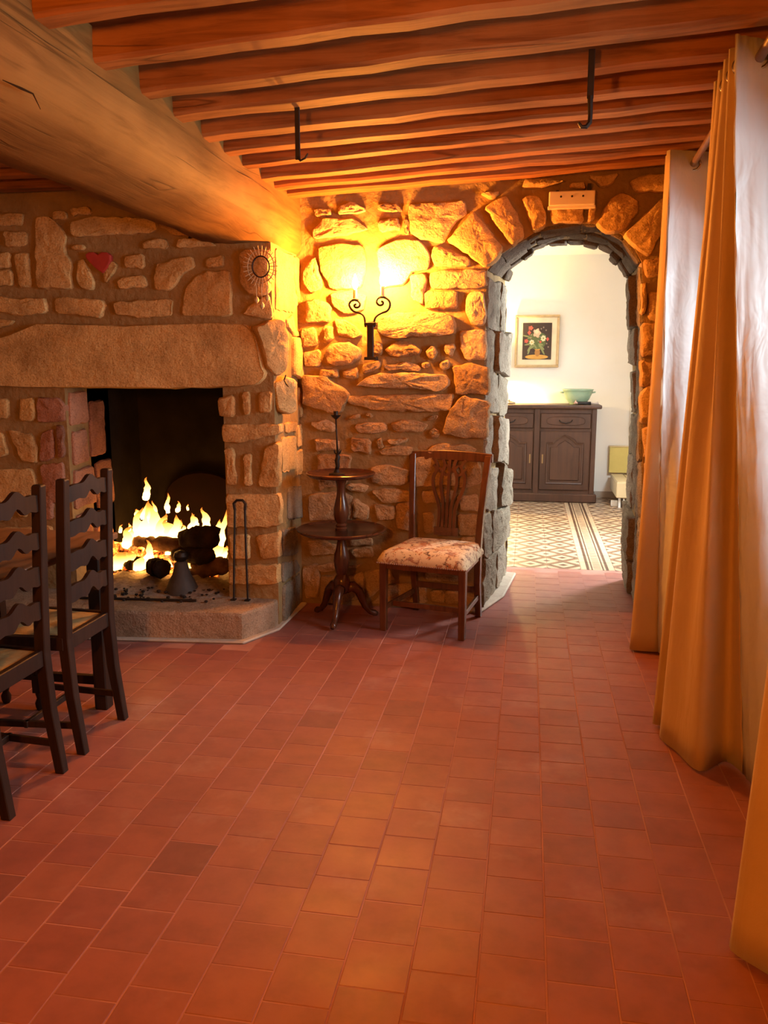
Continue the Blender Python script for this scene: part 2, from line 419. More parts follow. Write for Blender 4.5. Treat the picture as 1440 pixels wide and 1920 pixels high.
def resample(poly, step):
    out = []
    n = len(poly)
    for i in range(n):
        a, b = poly[i], poly[(i + 1) % n]
        k = max(1, int(round((b - a).length / step)))
        for j in range(k): out.append(a.lerp(b, j / k))
    return out
def stone(pts3, nrm, mat, parent, h=.025, back=.03, name='stone', rough=.006, step=.035, dome=.14, label=None):
    """one stone from an outline (3D points on the wall plane); nrm points into the room"""
    nrm = Vector(nrm).normalized()
    pts3 = [Vector(p) for p in pts3]
    c = sum(pts3, Vector()) / len(pts3)
    U = Vector((0, 0, 1)).cross(nrm)
    U = U.normalized() if U.length > .1 else Vector((1, 0, 0))
    V = nrm.cross(U)
    P = [Vector(((p - c).dot(U), (p - c).dot(V))) for p in pts3]
    ar = sum(P[i].x * P[(i + 1) % len(P)].y - P[(i + 1) % len(P)].x * P[i].y for i in range(len(P)))
    if ar < 0: P.reverse()
    # cut corners once, then resample and roughen
    Q = []
    for i in range(len(P)):
        a, b = P[i], P[(i + 1) % len(P)]
        L = (b - a).length; k = min(.22, .013 / max(L, 1e-4))
        Q += [a.lerp(b, k), a.lerp(b, 1 - k)]
    per = sum((Q[i] - Q[(i + 1) % len(Q)]).length for i in range(len(Q)))
    R = resample(Q, max(step, per / 40))
    cen = sum(R, Vector((0, 0))) / len(R)
    R = [p + Vector((rng.uniform(-1, 1), rng.uniform(-1, 1))) * min(.005, rough) for p in R]
    bm = bmesh.new()
    def ring(scale_abs, scale_rel, z, jit):
        vs = []
        for p in R:
            d = p - cen; L = max(d.length, 1e-4)
            q = cen + d * max(.05, (1 - scale_abs / L)) * scale_rel
            vs.append(bm.verts.new((q.x, q.y, z + rng.uniform(-jit, jit))))
        return vs
    rm = min((p - cen).length for p in R)
    ins = min(.007, rm * .2)
    tilt = Vector((rng.uniform(-.05, .05), rng.uniform(-.05, .05)))
    rings = [ring(0, 1.03, -back, 0), ring(0, 1, h * .6, rough * .5), ring(ins, 1, h * .95, rough * .6), ring(ins, .8, h * (1 + dome * .4), rough * .8), ring(ins, .58, h * (1 + dome * .7), rough * .8), ring(ins, .36, h * (1 + dome * .9), rough * .6), ring(ins, .16, h * (1 + dome), rough * .25)]
    n = len(R)
    for a, b in zip(rings, rings[1:]):
        for k in range(n): bm.faces.new((a[k], a[(k + 1) % n], b[(k + 1) % n], b[k]))
    cv = bm.verts.new((cen.x, cen.y, h * (1 + dome)))
    for k in range(n): bm.faces.new((rings[-1][k], rings[-1][(k + 1) % n], cv))
    for r_ in rings[2:]:
        for v in r_: v.co.z += tilt.x * v.co.x + tilt.y * v.co.y
    for f in bm.faces: f.smooth = True
    for r_ in rings[1:3]:
        for k in range(n):
            e = bm.edges.get((r_[k], r_[(k + 1) % n]))
            if e: e.smooth = False
    me = bpy.data.meshes.new(name); bm.to_mesh(me); bm.free(); me.materials.append(mat)
    o = link(name, me, parent)
    M = Matrix((U, V, nrm)).transposed().to_4x4(); M.translation = c
    o.matrix_world = M
    if label: o['label'] = label
    return o
def zoomed(poly, s, ox, oy): return [(ox + x / s, oy + y / s) for x, y in poly]

# ================================================================== STRUCTURE
# ---- floor of the front room: terracotta tiles on a grout bed
floor = struct('floor')
B().box(-4.5, 1.6, -2.6, 6.24, -.10, -.0012).build('grout_bed', GROUT, floor)
PT = .169
X0 = -.0825
def tile_mesh():
    g = PT - .0026
    b = B(); b.box(-g / 2, g / 2, -g / 2, g / 2, -.016, 0); return b.build('tile', TILE, bevel=.0022, mesh_only=True)
TM = tile_mesh()
spots = []
for i in range(-26, 10):
    xc = X0 + (i + .5) * PT
    if not (-4.45 < xc < 1.03): continue
    off = (.5 if i % 2 else 0.0) + rng.uniform(-.08, .08)
    for j in range(-16, 38):
        yc = (j + off) * PT
        if yc + PT / 2 > 6.24: continue
        if yc > 4.95 and not (-.25 < xc < .95): continue
        if yc > 4.1 and xc < -1.45: continue
        spots.append((xc, yc))
vis = []
for s in spots:
    if s[1] < 1.3: continue
    px, py = proj((s[0], s[1], 0))
    if -60 < px < 1330 and py < 1990:
        hidden = s[1] > 5.0 and s[0] > .8
        if not hidden: vis.append(s)
vis.sort(key=lambda s: s[0] ** 2 + s[1] ** 2)
vset = set(vis[:300])
for s in vis[:300]:
    o = link('tile', TM, floor, (s[0], s[1], rng.uniform(-.0003, .0006)))
    o.rotation_euler = (rng.uniform(-.002, .002), rng.uniform(-.002, .002), rng.uniform(-.004, .004))
bb = B()
g = (PT - .0035) / 2
for s in spots:
    if s not in vset: bb.box(s[0] - g, s[0] + g, s[1] - g, s[1] + g, -.016, 0)
o = bb.build('tile_field', TILE, floor); o['kind'] = 'stuff'

# ---- floor of the far room: patterned cement tiles
floor2 = struct('floor')
B().box(-1.4, 1.7, 6.24, 9.95, -.1, -.003).build('grout_bed', GROUT, floor2)
CT = .25
def ctile(mat):
    b = B(); h = CT / 2 - .0015; b.box(-h, h, -h, h, -.015, 0); return b.build('cement_tile', mat, mesh_only=True, bevel=.0015)
CM, CBM = ctile(CTILE), ctile(CBORDER)
for i in range(-5, 6):
    for j in range(15):
        x = .555 + i * CT; y = 6.24 + (j + .5) * CT
        if x > 1.62 or y > 9.9: continue
        b_ = i == 0 or j == 1 and False
        link('cement_tile', CBM if i == 0 else CM, floor2, (x, y, 0))
# ---- back wall with the stone archway
wall_back = struct('wall_back')
YW, YB = 5.02, 6.0
fpx = [(903, 1150), (905, 900), (908, 680), (913, 508), (933, 480), (962, 462), (984, 448), (1002, 436), (1027, 424), (1070, 418), (1113, 419), (1140, 427), (1165, 439), (1187, 460), (1203, 490), (1208, 560), (1206, 800), (1204, 1120)]
bpx = [(949, 1080), (948, 900), (945, 680), (947, 525), (952, 508), (975, 490), (992, 471), (1015, 461), (1040, 455), (1075, 455), (1110, 458), (1135, 465), (1152, 480), (1165, 495), (1181, 520), (1185, 560), (1187, 800), (1173, 1075)]
front = [(onY(x, y, YW).x, onY(x, y, YW).z) for x, y in fpx]
backp = [(onY(x, y, YB).x, onY(x, y, YB).z) for x, y in bpx]
front[0] = (front[0][0], 0); backp[0] = (backp[0][0], 0); front[-1] = (front[-1][0], 0); backp[-1] = (backp[-1][0], 0)
b = B()
fo = [b.bm.verts.new((x, YW, z)) for x, z in front]; bo = [b.bm.verts.new((x, YB, z)) for x, z in backp]
for i in range(len(fo) - 1): b.face([fo[i], fo[i + 1], bo[i + 1], bo[i]])
def outer(Y, ops):
    q = [(1.7, 0), (1.7, 2.95), (.19, 2.95), (-1.42, 2.95), (-1.42, 0)]
    vs = [b.bm.verts.new((x, Y, z)) for x, z in q]
    k = 9
    b.face(ops[:k + 1] + [vs[2], vs[3], vs[4]])
    b.face(ops[k:] + [vs[0], vs[1], vs[2]])
    return vs
o1 = outer(YW, fo); o2 = outer(YB, bo)
for i in range(4): b.face([o1[i], o1[i + 1], o2[i + 1], o2[i]])
b.build('mortar', MORTAR, wall_back)

N_BACK = (0, -1, 0)
def grow(poly, k):
    cx = sum(p[0] for p in poly) / len(poly); cy = sum(p[1] for p in poly) / len(poly)
    return [(cx + (x - cx) * k, cy + (y - cy) * k) for x, y in poly]
def back_stones(polys, s, ox, oy, mat, Y=YW, n=N_BACK, par=None, k=1.0, **kw):
    for P in polys:
        kk = dict(kw)
        if isinstance(P[0], dict): kk.update(P[0]); P = P[1:]
        m = kk.pop('mat', mat)
        stone([onY(x, y, Y) for x, y in zoomed(grow(P, k), s, ox, oy)], n, m, par or wall_back, **kk)
Z3 = [
 [(170,180),(275,175),(285,225),(180,230)], [(330,170),(420,135),(505,190),(430,210),(330,215)], [(575,155),(690,140),(740,185),(690,205),(590,195)],
 [(165,320),(240,240),(430,250),(510,310),(400,340),(180,370)], [(580,260),(700,235),(725,310),(600,325)], [(745,240),(780,250),(785,340),(750,345)],
 [(785,155),(1130,135),(1140,225),(1080,255),(1000,395),(850,370),(790,330)],
 [(205,425),(370,400),(480,425),(500,520),(480,670),(400,690),(280,690),(215,560)],
 [(580,450),(650,400),(750,378),(850,390),(905,480),(900,560),(790,585),(755,660),(610,680)],
 [(940,435),(965,415),(1160,495),(1165,545),(960,550),(925,500)], [(105,570),(170,490),(205,580),(225,680),(140,720),(105,650)],
 [(785,605),(880,595),(895,640),(865,800),(800,750)], [(915,605),(960,575),(1265,572),(1270,680),(1130,690),(935,690)],
 [(890,712),(1085,705),(1085,815),(885,820)], [(1155,720),(1255,705),(1270,800),(1270,920),(1190,925),(1145,850)],
 [(115,770),(200,760),(275,800),(272,900),(125,910)], [(285,715),(500,725),(480,835),(350,850),(290,800)],
 [(300,880),(380,900),(440,940),(480,985),(420,1010),(330,985)], [(90,950),(170,945),(195,1000),(190,1060),(100,1075)], [(235,930),(285,930),(295,1020),(240,1030)],
 [{'h':.045},(245,1100),(290,1050),(380,1035),(465,1075),(465,1130),(400,1180),(300,1190),(255,1150)],
 [{'h':.055},(590,885),(700,852),(900,842),(1040,862),(1072,930),(1055,985),(850,1000),(650,1008),(585,960)],
 [{'h':.04},(635,1070),(700,1028),(800,1032),(860,1080),(850,1115),(720,1135),(650,1120)], [{'h':.035},(548,1030),(600,1040),(618,1090),(590,1120),(548,1110)],
 [{'h':.035},(895,1080),(930,1055),(965,1090),(940,1150),(900,1130)], [(1003,1052),(1060,1037),(1080,1080),(1050,1130),(1005,1100)],
 [(1112,970),(1265,958),(1272,1040),(1272,1145),(1150,1145),(1110,1060)], [(105,1095),(210,1085),(215,1185),(110,1190)], [{'h':.04},(215,1205),(320,1205),(335,1260),(215,1265)],
 [(478,1182),(590,1155),(595,1200),(490,1240)], [(345,1215),(450,1202),(455,1268),(370,1268)], [(625,1188),(770,1160),(850,1190),(850,1213),(640,1215)],
 [(862,1170),(910,1165),(910,1200),(870,1202)], [(978,1162),(1040,1147),(1042,1205),(985,1213)],
 [{'h':.045},(560,1240),(760,1232),(1000,1242),(1032,1290),(990,1345),(620,1322),(450,1312)],
 [{'h':.04},(1065,1190),(1190,1172),(1290,1200),(1292,1365),(1085,1368)],
]
back_stones(Z3, 3.4286, 540, 340, STONE_RUBBLE, k=1.05, h=.028, rough=.010)
Z4 = [
 [{'h':.05},(112,-110),(250,-110),(388,0),(340,105),(250,100),(120,60)], [{'h':.035},(410,12),(1035,2),(1020,98),(880,105),(570,95),(425,55)],
 [{'h':.05},(1010,240),(1050,105),(1130,15),(1285,60),(1280,150),(1265,272),(1140,265)], [(150,180),(250,165),(300,190),(290,240),(200,225)],
 [(440,197),(510,177),(620,187),(635,225),(560,245),(460,237)], [(495,130),(522,115),(545,130),(530,147)], [(665,182),(780,160),(890,190),(870,230),(700,237)],
 [(910,232),(950,215),(978,240),(960,283),(920,270)], [(408,277),(528,290),(535,373),(417,360)], [(570,287),(605,277),(612,340),(577,340)],
 [(650,292),(770,277),(770,300),(720,320),(660,317)], [(585,362),(700,327),(790,337),(780,383),(620,385)], [(890,162),(935,125),(960,137),(945,162)],
 [(912,362),(960,317),(1150,322),(1200,350),(1180,373),(930,375)], [(392,147),(460,122),(460,150),(400,160)], [(182,282),(320,292),(330,350),(190,360)],
 [{'mat':STONE_RUBBLE},(543,482),(620,452),(770,482),(760,568),(620,580),(548,550)], [(372,590),(420,572),(510,582),(500,620),(420,620)],
 [(152,642),(330,627),(400,652),(408,788),(152,798)], [(417,682),(440,672),(513,720),(518,798),(417,780)], [(547,622),(640,602),(788,622),(788,680),(620,690)],
 [(562,705),(688,722),(678,800),(582,800)], [(702,702),(800,692),(800,868),(702,850)], [(862,622),(1000,602),(1078,622),(1060,680),(882,690)],
 [(872,762),(940,757),(948,880),(882,888)], [(1092,652),(1208,642),(1228,738),(1122,748)], [(1097,777),(1228,772),(1200,898),(1102,898)],
 [(132,942),(210,932),(318,970),(310,1018),(160,1028)], [(402,932),(528,922),(548,958),(422,968)], [(402,992),(538,977),(548,1038),(432,1040)],
 [(202,1092),(320,1077),(418,1100),(468,1082),(440,1110),(222,1130)], [(102,1112),(190,1092),(208,1180),(190,1288),(122,1298)], [(212,1172),(318,1162),(318,1328),(222,1328)],
 [(892,1142),(1088,1122),(1108,1198),(902,1190)], [(922,1262),(1000,1257),(1003,1328),(932,1328)], [(1012,1262),(1098,1262),(1108,1338),(1022,1338)],
 [(502,1142),(640,1122),(690,1195),(640,1215),(522,1295)], [(345,1180),(480,1150),(490,1300),(350,1320)], [(650,1225),(870,1210),(880,1330),(560,1330)],
 [(1120,920),(1200,920),(1210,1100),(1130,1110)], [(600,1040),(850,1000),(860,1100),(620,1100)], [(205,390),(400,400),(380,560),(210,600)], [(800,420),(890,400),(1080,390),(1090,570),(820,580)],
 [(1110,400),(1230,385),(1240,560),(1110,600)],
]
back_stones(Z4, 3.4286, 540, 740, STONE_RUBBLE, k=1.12, h=.024, rough=.010)
Z5 = [
 [(175,402),(325,228),(375,290),(498,435),(455,500),(395,553),(300,480)], [(387,212),(498,137),(560,230),(610,330),(610,380),(540,433),(460,320)],
 [(597,152),(690,142),(730,250),(733,318),(665,353),(622,250)], [(757,200),(940,205),(940,295),(762,300)], [(972,212),(1018,202),(1000,288),(962,285)],
 [(1012,310),(1075,182),(1150,122),(1240,170),(1253,230),(1150,353),(1060,345)], [(1165,360),(1240,292),(1370,162),(1415,152),(1390,330),(1308,490),(1212,420)],
 [(862,77),(938,72),(958,108),(870,112)], [(1192,62),(1330,22),(1430,32),(1430,120),(1232,130)], [(962,40),(1140,22),(1100,80),(1050,108)],
 [(602,62),(700,52),(848,62),(720,98),(602,108)], [(362,132),(430,122),(480,130),(420,170)],
 [(1272,507),(1400,487),(1400,600),(1292,600)], [(1262,642),(1290,632),(1290,798),(1264,815)], [(1300,682),(1400,692),(1400,860),(1302,840)],
 [(1270,862),(1400,862),(1400,1040),(1267,1048)], [(1262,1062),(1310,1082),(1400,1070),(1400,1178),(1262,1225)], [(1262,1262),(1305,1202),(1400,1190),(1400,1420),(1262,1425)],
 [(1275,1440),(1400,1435),(1400,1600),(1280,1620)], [(1285,1640),(1400,1620),(1400,1800),(1290,1810)],
]
back_stones(Z5, 3.0, 780, 320, STONE, h=.048, rough=.008)
# reveal of the arch: tall jamb stones left, right jamb stones, and rough soffit voussoirs
def on_reveal(zl, t):
    """point of the reveal at opening parameter zl (float index of the profile) and depth t 0..1"""
    i = min(int(zl), len(front) - 2); f = zl - i
    a = Vector((front[i][0], YW, front[i][1])).lerp(Vector((front[i + 1][0], YW, front[i + 1][1])), f)
    c = Vector((backp[i][0], YB, backp[i][1])).lerp(Vector((backp[i + 1][0], YB, backp[i + 1][1])), f)
    return a.lerp(c, t)
def reveal_at(x, z, t, left=True):
    rngx = range(0, 3) if left else range(len(front) - 2, 13, -1)
    for i in rngx:
        za, zb = front[i][1], front[i + 1][1]
        if min(za, zb) <= z <= max(za, zb):
            return on_reveal(i + (z - za) / (zb - za), t)
    return on_reveal(0 if left else len(front) - 1.001, t)
def reveal_stones(rows, left, mat):
    for z0, z1, cuts in rows:
        for t0, t1 in zip(cuts, cuts[1:]):
            e = .004
            dz = (z1 - z0)
            q = lambda z, t: reveal_at(0, max(.01, z), min(.99, max(.01, t)), left)
            w_ = lambda a=.025: rng.uniform(-a, a)
            P = [q(z0 + e + w_(), t0 + .012), q(z0 + e + w_(), (t0 + t1) / 2), q(z0 + e + w_(), t1 - .012), q((z0 + z1) / 2, t1 + w_(.03)), q(z1 - e + w_(), t1 - .012), q(z1 - e + w_(), (t0 + t1) / 2), q(z1 - e + w_(), t0 + .012), q((z0 + z1) / 2, t0 + w_(.02))]
            n = (P[2] - P[0]).cross(P[6] - P[0]).normalized()
            if (n.x > 0) != left: n = -n
            stone(P, n, mat, wall_back, h=rng.uniform(.010, .045) * (1.2 if t1 > .9 else .4), rough=.012, back=.03, step=.05)
reveal_stones([(0.0, .32, [.0, .45, 1.0]), (.32, .62, [.0, .3, 1.0]), (.62, .92, [.0, .55, 1.0]), (.92, 1.22, [.0, .28, 1.0]), (1.22, 1.46, [.0, .6, 1.0]), (1.46, 1.72, [.0, .35, 1.0]), (1.72, 2.03, [.0, .6, 1.0])], True, STONE_GREY)
reveal_stones([(0.02, .28, [.0, .5, 1.0]), (.28, .60, [.0, .35, 1.0]), (.60, .95, [.0, .6, 1.0]), (.95, 1.25, [.0, .4, 1.0]), (1.25, 1.5, [.0, .55, 1.0]), (1.5, 1.72, [.0, .45, 1.0]), (1.72, 2.05, [.0, .3, 1.0])], False, STONE_GREY)
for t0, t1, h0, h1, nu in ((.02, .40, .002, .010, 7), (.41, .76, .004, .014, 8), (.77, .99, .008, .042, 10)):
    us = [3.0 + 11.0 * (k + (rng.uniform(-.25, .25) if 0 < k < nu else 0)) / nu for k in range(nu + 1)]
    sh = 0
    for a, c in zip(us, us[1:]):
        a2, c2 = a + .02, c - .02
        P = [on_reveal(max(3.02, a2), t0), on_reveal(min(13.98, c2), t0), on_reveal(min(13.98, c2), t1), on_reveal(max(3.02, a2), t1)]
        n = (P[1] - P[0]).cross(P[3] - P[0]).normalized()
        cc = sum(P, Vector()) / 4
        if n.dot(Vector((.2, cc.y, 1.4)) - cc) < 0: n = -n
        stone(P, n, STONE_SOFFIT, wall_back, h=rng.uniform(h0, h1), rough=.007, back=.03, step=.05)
# pale mortar haunch at the foot of the left jamb
b = B(); b.prism([(-.33, 4.99), (-.26, 4.93), (-.12, 5.35), (-.05, 5.98), (-.16, 6.0), (-.3, 5.05)], ident, 0, .022); b.build('mortar_foot', MORTAR_PALE, wall_back, bevel=.008)

# ---- other walls
def wallbox(name, boxes, mat):
    b = B()
    for q in boxes: b.box(*q)
    o = b.build(name, mat); o['kind'] = 'structure'; return o
wallbox('wall_left', [(-4.6, -4.45, -2.6, 5.1, 0, 2.95)], PLASTER_WARM)
wallbox('wall_front', [(-4.6, 1.7, -2.75, -2.6, 0, 2.95)], PLASTER_WARM)
ops = [(-.65, .35), (2.05, 2.95), (3.42, 4.38)]
zs, zt = .82, 2.16
bx = [(1.05, 1.62, -2.6, 5.02, 0, zs), (1.05, 1.62, -2.6, 5.02, zt, 2.95)]
ys = [-2.6] + [v for o_ in ops for v in o_] + [5.02]
for k in range(0, len(ys), 2): bx.append((1.05, 1.62, ys[k], ys[k + 1], zs, zt))
wallbox('wall_right', bx, PLASTER_WARM)
def window(n, y0, y1):
    w = struct('window_%d' % n)
    x0, x1 = 1.42, 1.48
    b = B()
    b.box(x0, x1, y0, y0 + .05, zs, zt); b.box(x0, x1, y1 - .05, y1, zs, zt); b.box(x0, x1, y0 + .05, y1 - .05, zs, zs + .06); b.box(x0, x1, y0 + .05, y1 - .05, zt - .05, zt)
    b.build('window_frame', PLASTER, w, bevel=.004)
    m = (y0 + y1) / 2
    B().box(x0, x1, m - .03, m + .03, zs + .06, zt - .05).build('mullion', PLASTER, w, bevel=.004)
    for k in (1, 2):
        z = zs + .06 + (zt - zs - .11) * k / 3
        for a, c in ((y0 + .05, m - .03), (m + .03, y1 - .05)): B().box(x0 + .01, x1 - .01, a, c, z - .012, z + .012).build('glazing_bar', PLASTER, w)
    for k in range(3):
        za = zs + .06 + (zt - zs - .11) * k / 3 + (.012 if k else 0); zb = zs + .06 + (zt - zs - .11) * (k + 1) / 3 - (.012 if k < 2 else 0)
        for a, c in ((y0 + .05, m - .03), (m + .03, y1 - .05)): B().box(1.447, 1.451, a, c, za, zb).build('pane', GLASS, w)
window(1, *ops[2]); window(2, *ops[1]); window(3, *ops[0])
# far room shell
wallbox('wall_far', [(-1.6, 1.9, 9.9, 10.05, 0, 2.95)], PLASTER)
wallbox('wall_left', [(-1.55, -1.4, 6.0, 9.9, 0, 2.95)], PLASTER)
d0, d1 = 6.80, 7.50
wallbox('wall_right', [(1.62, 1.78, 6.0, d0, 0, 2.95), (1.62, 1.78, d1, 9.9, 0, 2.95), (1.62, 1.78, d0, d1, 2.25, 2.95)], PLASTER)
dr = struct('door_1')
for a, c in ((d0 + .02, (d0 + d1) / 2 - .01), ((d0 + d1) / 2 + .01, d1 - .02)):
    b = B(); b.box(1.68, 1.73, a, a + .07, .02, 2.23); b.box(1.68, 1.73, c - .07, c, .02, 2.23); b.box(1.68, 1.73, a + .07, c - .07, .02, .14); b.box(1.68, 1.73, a + .07, c - .07, 2.15, 2.23); b.box(1.68, 1.73, a + .07, c - .07, 1.1, 1.14)
    lf = b.build('door_leaf', PLASTER, dr, bevel=.004)
    B().box(1.703, 1.707, a + .07, c - .07, .14, 1.1).build('pane', GLASS, lf); B().box(1.703, 1.707, a + .07, c - .07, 1.14, 2.15).build('pane', GLASS, lf)
wallbox('ceiling', [(-1.6, 1.9, 6.0, 10.05, 2.75, 2.9)], PLASTER)
o = B().box(-1.4, 1.62, 9.88, 9.9, 0, .07).build('baseboard_far', simple('grey_base', (.42, .36, .30), .7)); o['kind'] = 'structure'

# ---- ceiling: boards, joists and the big beam
ceil = struct('ceiling')
TL = .052
def jz(x): return 2.452 + TL * (x + 1.4)
b = B()
p = [(-4.6, 2.57), (-1.4, 2.57), (1.7, 2.57 + TL * 3.1), (1.7, 2.57 + TL * 3.1 + .06), (-1.4, 2.63), (-4.6, 2.63)]
b.prism(p, lambda u, v, d: Vector((u, d, v)), -2.75, 5.05); b.build('ceiling_boards', BOARD, ceil)
JY = [4.75, 4.52, 4.28, 4.0, 3.75, 3.5, 3.2, 2.92, 2.61, 2.28, 1.96, 1.64, 1.31, .98, .65, .3, -.05, -.4, -.8, -1.2, -1.6, -2.0, -2.4]
for k, y in enumerate(JY):
    b = B(); w = .10 + rng.uniform(-.008, .008)
    n = 14
    rows = []
    for i in range(n + 1):
        x = -1.46 + 3.1 * i / n * .81
        z0 = jz(x) + rng.uniform(-.004, .004) - (.0 if i else .006); a, c = rng.uniform(-.004, .004), rng.uniform(-.004, .004)
        ch = .012
        rows.append([Vector((x, y + a, 2.60 + TL * (x + 1.4))), Vector((x, y + a, z0 + ch)), Vector((x, y + a + ch, z0)), Vector((x, y + w + c - ch, z0)), Vector((x, y + w + c, z0 + ch)), Vector((x, y + w + c, 2.60 + TL * (x + 1.4)))])
    b.grid(rows, closed=True); b.face(b.bm.verts[:6] if False else [v for v in list(b.bm.verts)[:6]]); 
    b.build('joist', OAK, ceil)
    B().box(-4.5, -1.75, y, y + w, 2.45, 2.58).build('joist', OAK, ceil, bevel=.01)
# main beam: hand hewn, waney lower right edge
sec = [(-1.375, 2.55), (-1.375, 2.415), (-1.362, 2.40), (-1.37, 2.29), (-1.425, 2.225), (-1.52, 2.195), (-1.66, 2.178), (-1.78, 2.185), (-1.85, 2.25), (-1.855, 2.55)]
rows = []
for i in range(49):
    y = -2.6 + 7.63 * i / 48
    k = (y - 2.2) / 2.6
    row = []
    sq = min(1, max(0, (y - 4.15) / .3))
    end_ = [(-1.375, 2.55), (-1.375, 2.415), (-1.364, 2.40), (-1.366, 2.26), (-1.372, 2.20), (-1.40, 2.168), (-1.62, 2.165), (-1.78, 2.175), (-1.85, 2.25), (-1.855, 2.55)]
    for j, (x, z) in enumerate(sec):
        x += (end_[j][0] - x) * sq; z += (end_[j][1] - z) * sq
        jx, jy_ = rng.uniform(-.006, .006), rng.uniform(-.006, .006)
        if j in (0, 9): jy_ = 0
        row.append(Vector((x + jx, y, z + jy_)))
    rows.append(row)
b = B(); b.grid(rows, closed=True)
vs = list(b.bm.verts); b.face(vs[:10]); b.face(vs[-10:])
b.build('main_beam', BEAM, ceil, smooth=True)
# dark tubes paint the shadow inside shrinkage cracks on the beam's lower edge and side
CRACK_SHADE = simple('crack_shadow', (.03, .014, .006), 1.0, spec=.05)
for pts, z in (([(0, 278), (60, 300), (130, 330), (200, 357), (270, 392), (340, 420), (400, 438)], 2.184), ([(5, 150), (40, 166), (62, 176), (76, 205)], 2.30)):
    pp = []
    for x, y in pts:
        if z < 2.2: p_ = onZ(x, y, z) + Vector((.004, 0, .004))
        else: p_ = onX(x, y, -1.369)
        pp.append(p_)
    b = B(); b.tube(pp, [.001] + [rng.uniform(.0018, .0035) for _ in pp[2:]] + [.001], 6); b.build('crack', CRACK_SHADE, ceil)

# ================================================================== FIREPLACE
fp = thing('fireplace', 'large open fireplace of granite blocks with long stone lintel and raised hearth', 'fireplace', (-2.2, 4.5, 0))
def fpart(b, name, mat, **kw):
    o = b.build(name, mat, None, **kw); o.parent = fp; o.matrix_parent_inverse = fp.matrix_basis.inverted(); return o
YF, XR = 4.5, -1.40
OL, OR, OT = -2.67, -1.70, 1.39
b = B()
b.box(OR, XR, YF, 5.01, 0, OT); b.box(-4.44, OL, YF, 5.01, 0, OT)
b.box(-4.44, OR, YF, YF + .32, OT, 2.17); b.box(-4.44, -1.87, YF, YF + .32, 2.17, 2.56); b.box(OR, XR, YF, 5.01, OT, 2.17); b.box(-1.86, -1.41, YF + .06, 5.015, 2.171, 2.56)
fpart(b, 'mortar', MORTAR)
b = B()
b.box(OL - .1, OL, 4.75, 5.5, .1, 2.45); b.box(OR, OR + .1, 4.75, 5.5, .1, 2.45); b.box(OL - .1, OR + .1, 5.42, 5.5, .1, 2.45); b.box(OL - .1, OR + .1, 4.82, 5.5, 2.4, 2.45)
fpart(b, 'firebox', SOOT)
# hearth
hp = [(-4.2, 4.09), (-2.3, 4.12), (-1.52, 4.20), (-1.405, 4.44), (-1.405, 4.62), (-1.70, 4.62), (-1.70, 5.42), (-2.67, 5.42), (-2.67, 4.62), (-4.2, 4.62)]
b = B(); b.prism(hp, ident, 0, .168); fpart(b, 'hearth_slab', STONE_HEARTH, bevel=.018, seg=2)
b = B(); b.prism([(-4.2, 4.06), (-2.3, 4.09), (-1.50, 4.165), (-1.375, 4.43), (-1.36, 4.98), (-1.40, 4.98), (-1.44, 4.46), (-1.55, 4.24), (-2.3, 4.16), (-4.2, 4.12)], ident, 0, .016); fpart(b, 'mortar_skirt', MORTAR_PALE, bevel=.006)
def fstones(polys, s, ox, oy, mat, plane='Y', val=YF, n=N_BACK, **kw):
    for P in polys:
        kk = dict(kw)
        if isinstance(P[0], dict): kk.update(P[0]); P = P[1:]
        m = kk.pop('mat', mat)
        pts = [(onY if plane == 'Y' else onX)(x, y, val) for x, y in zoomed(P, s, ox, oy)]
        o = stone(pts, n, m, None, **kk)
        mw = o.matrix_world.copy(); o.parent = fp; o.matrix_parent_inverse = fp.matrix_basis.inverted(); o.matrix_basis = mw
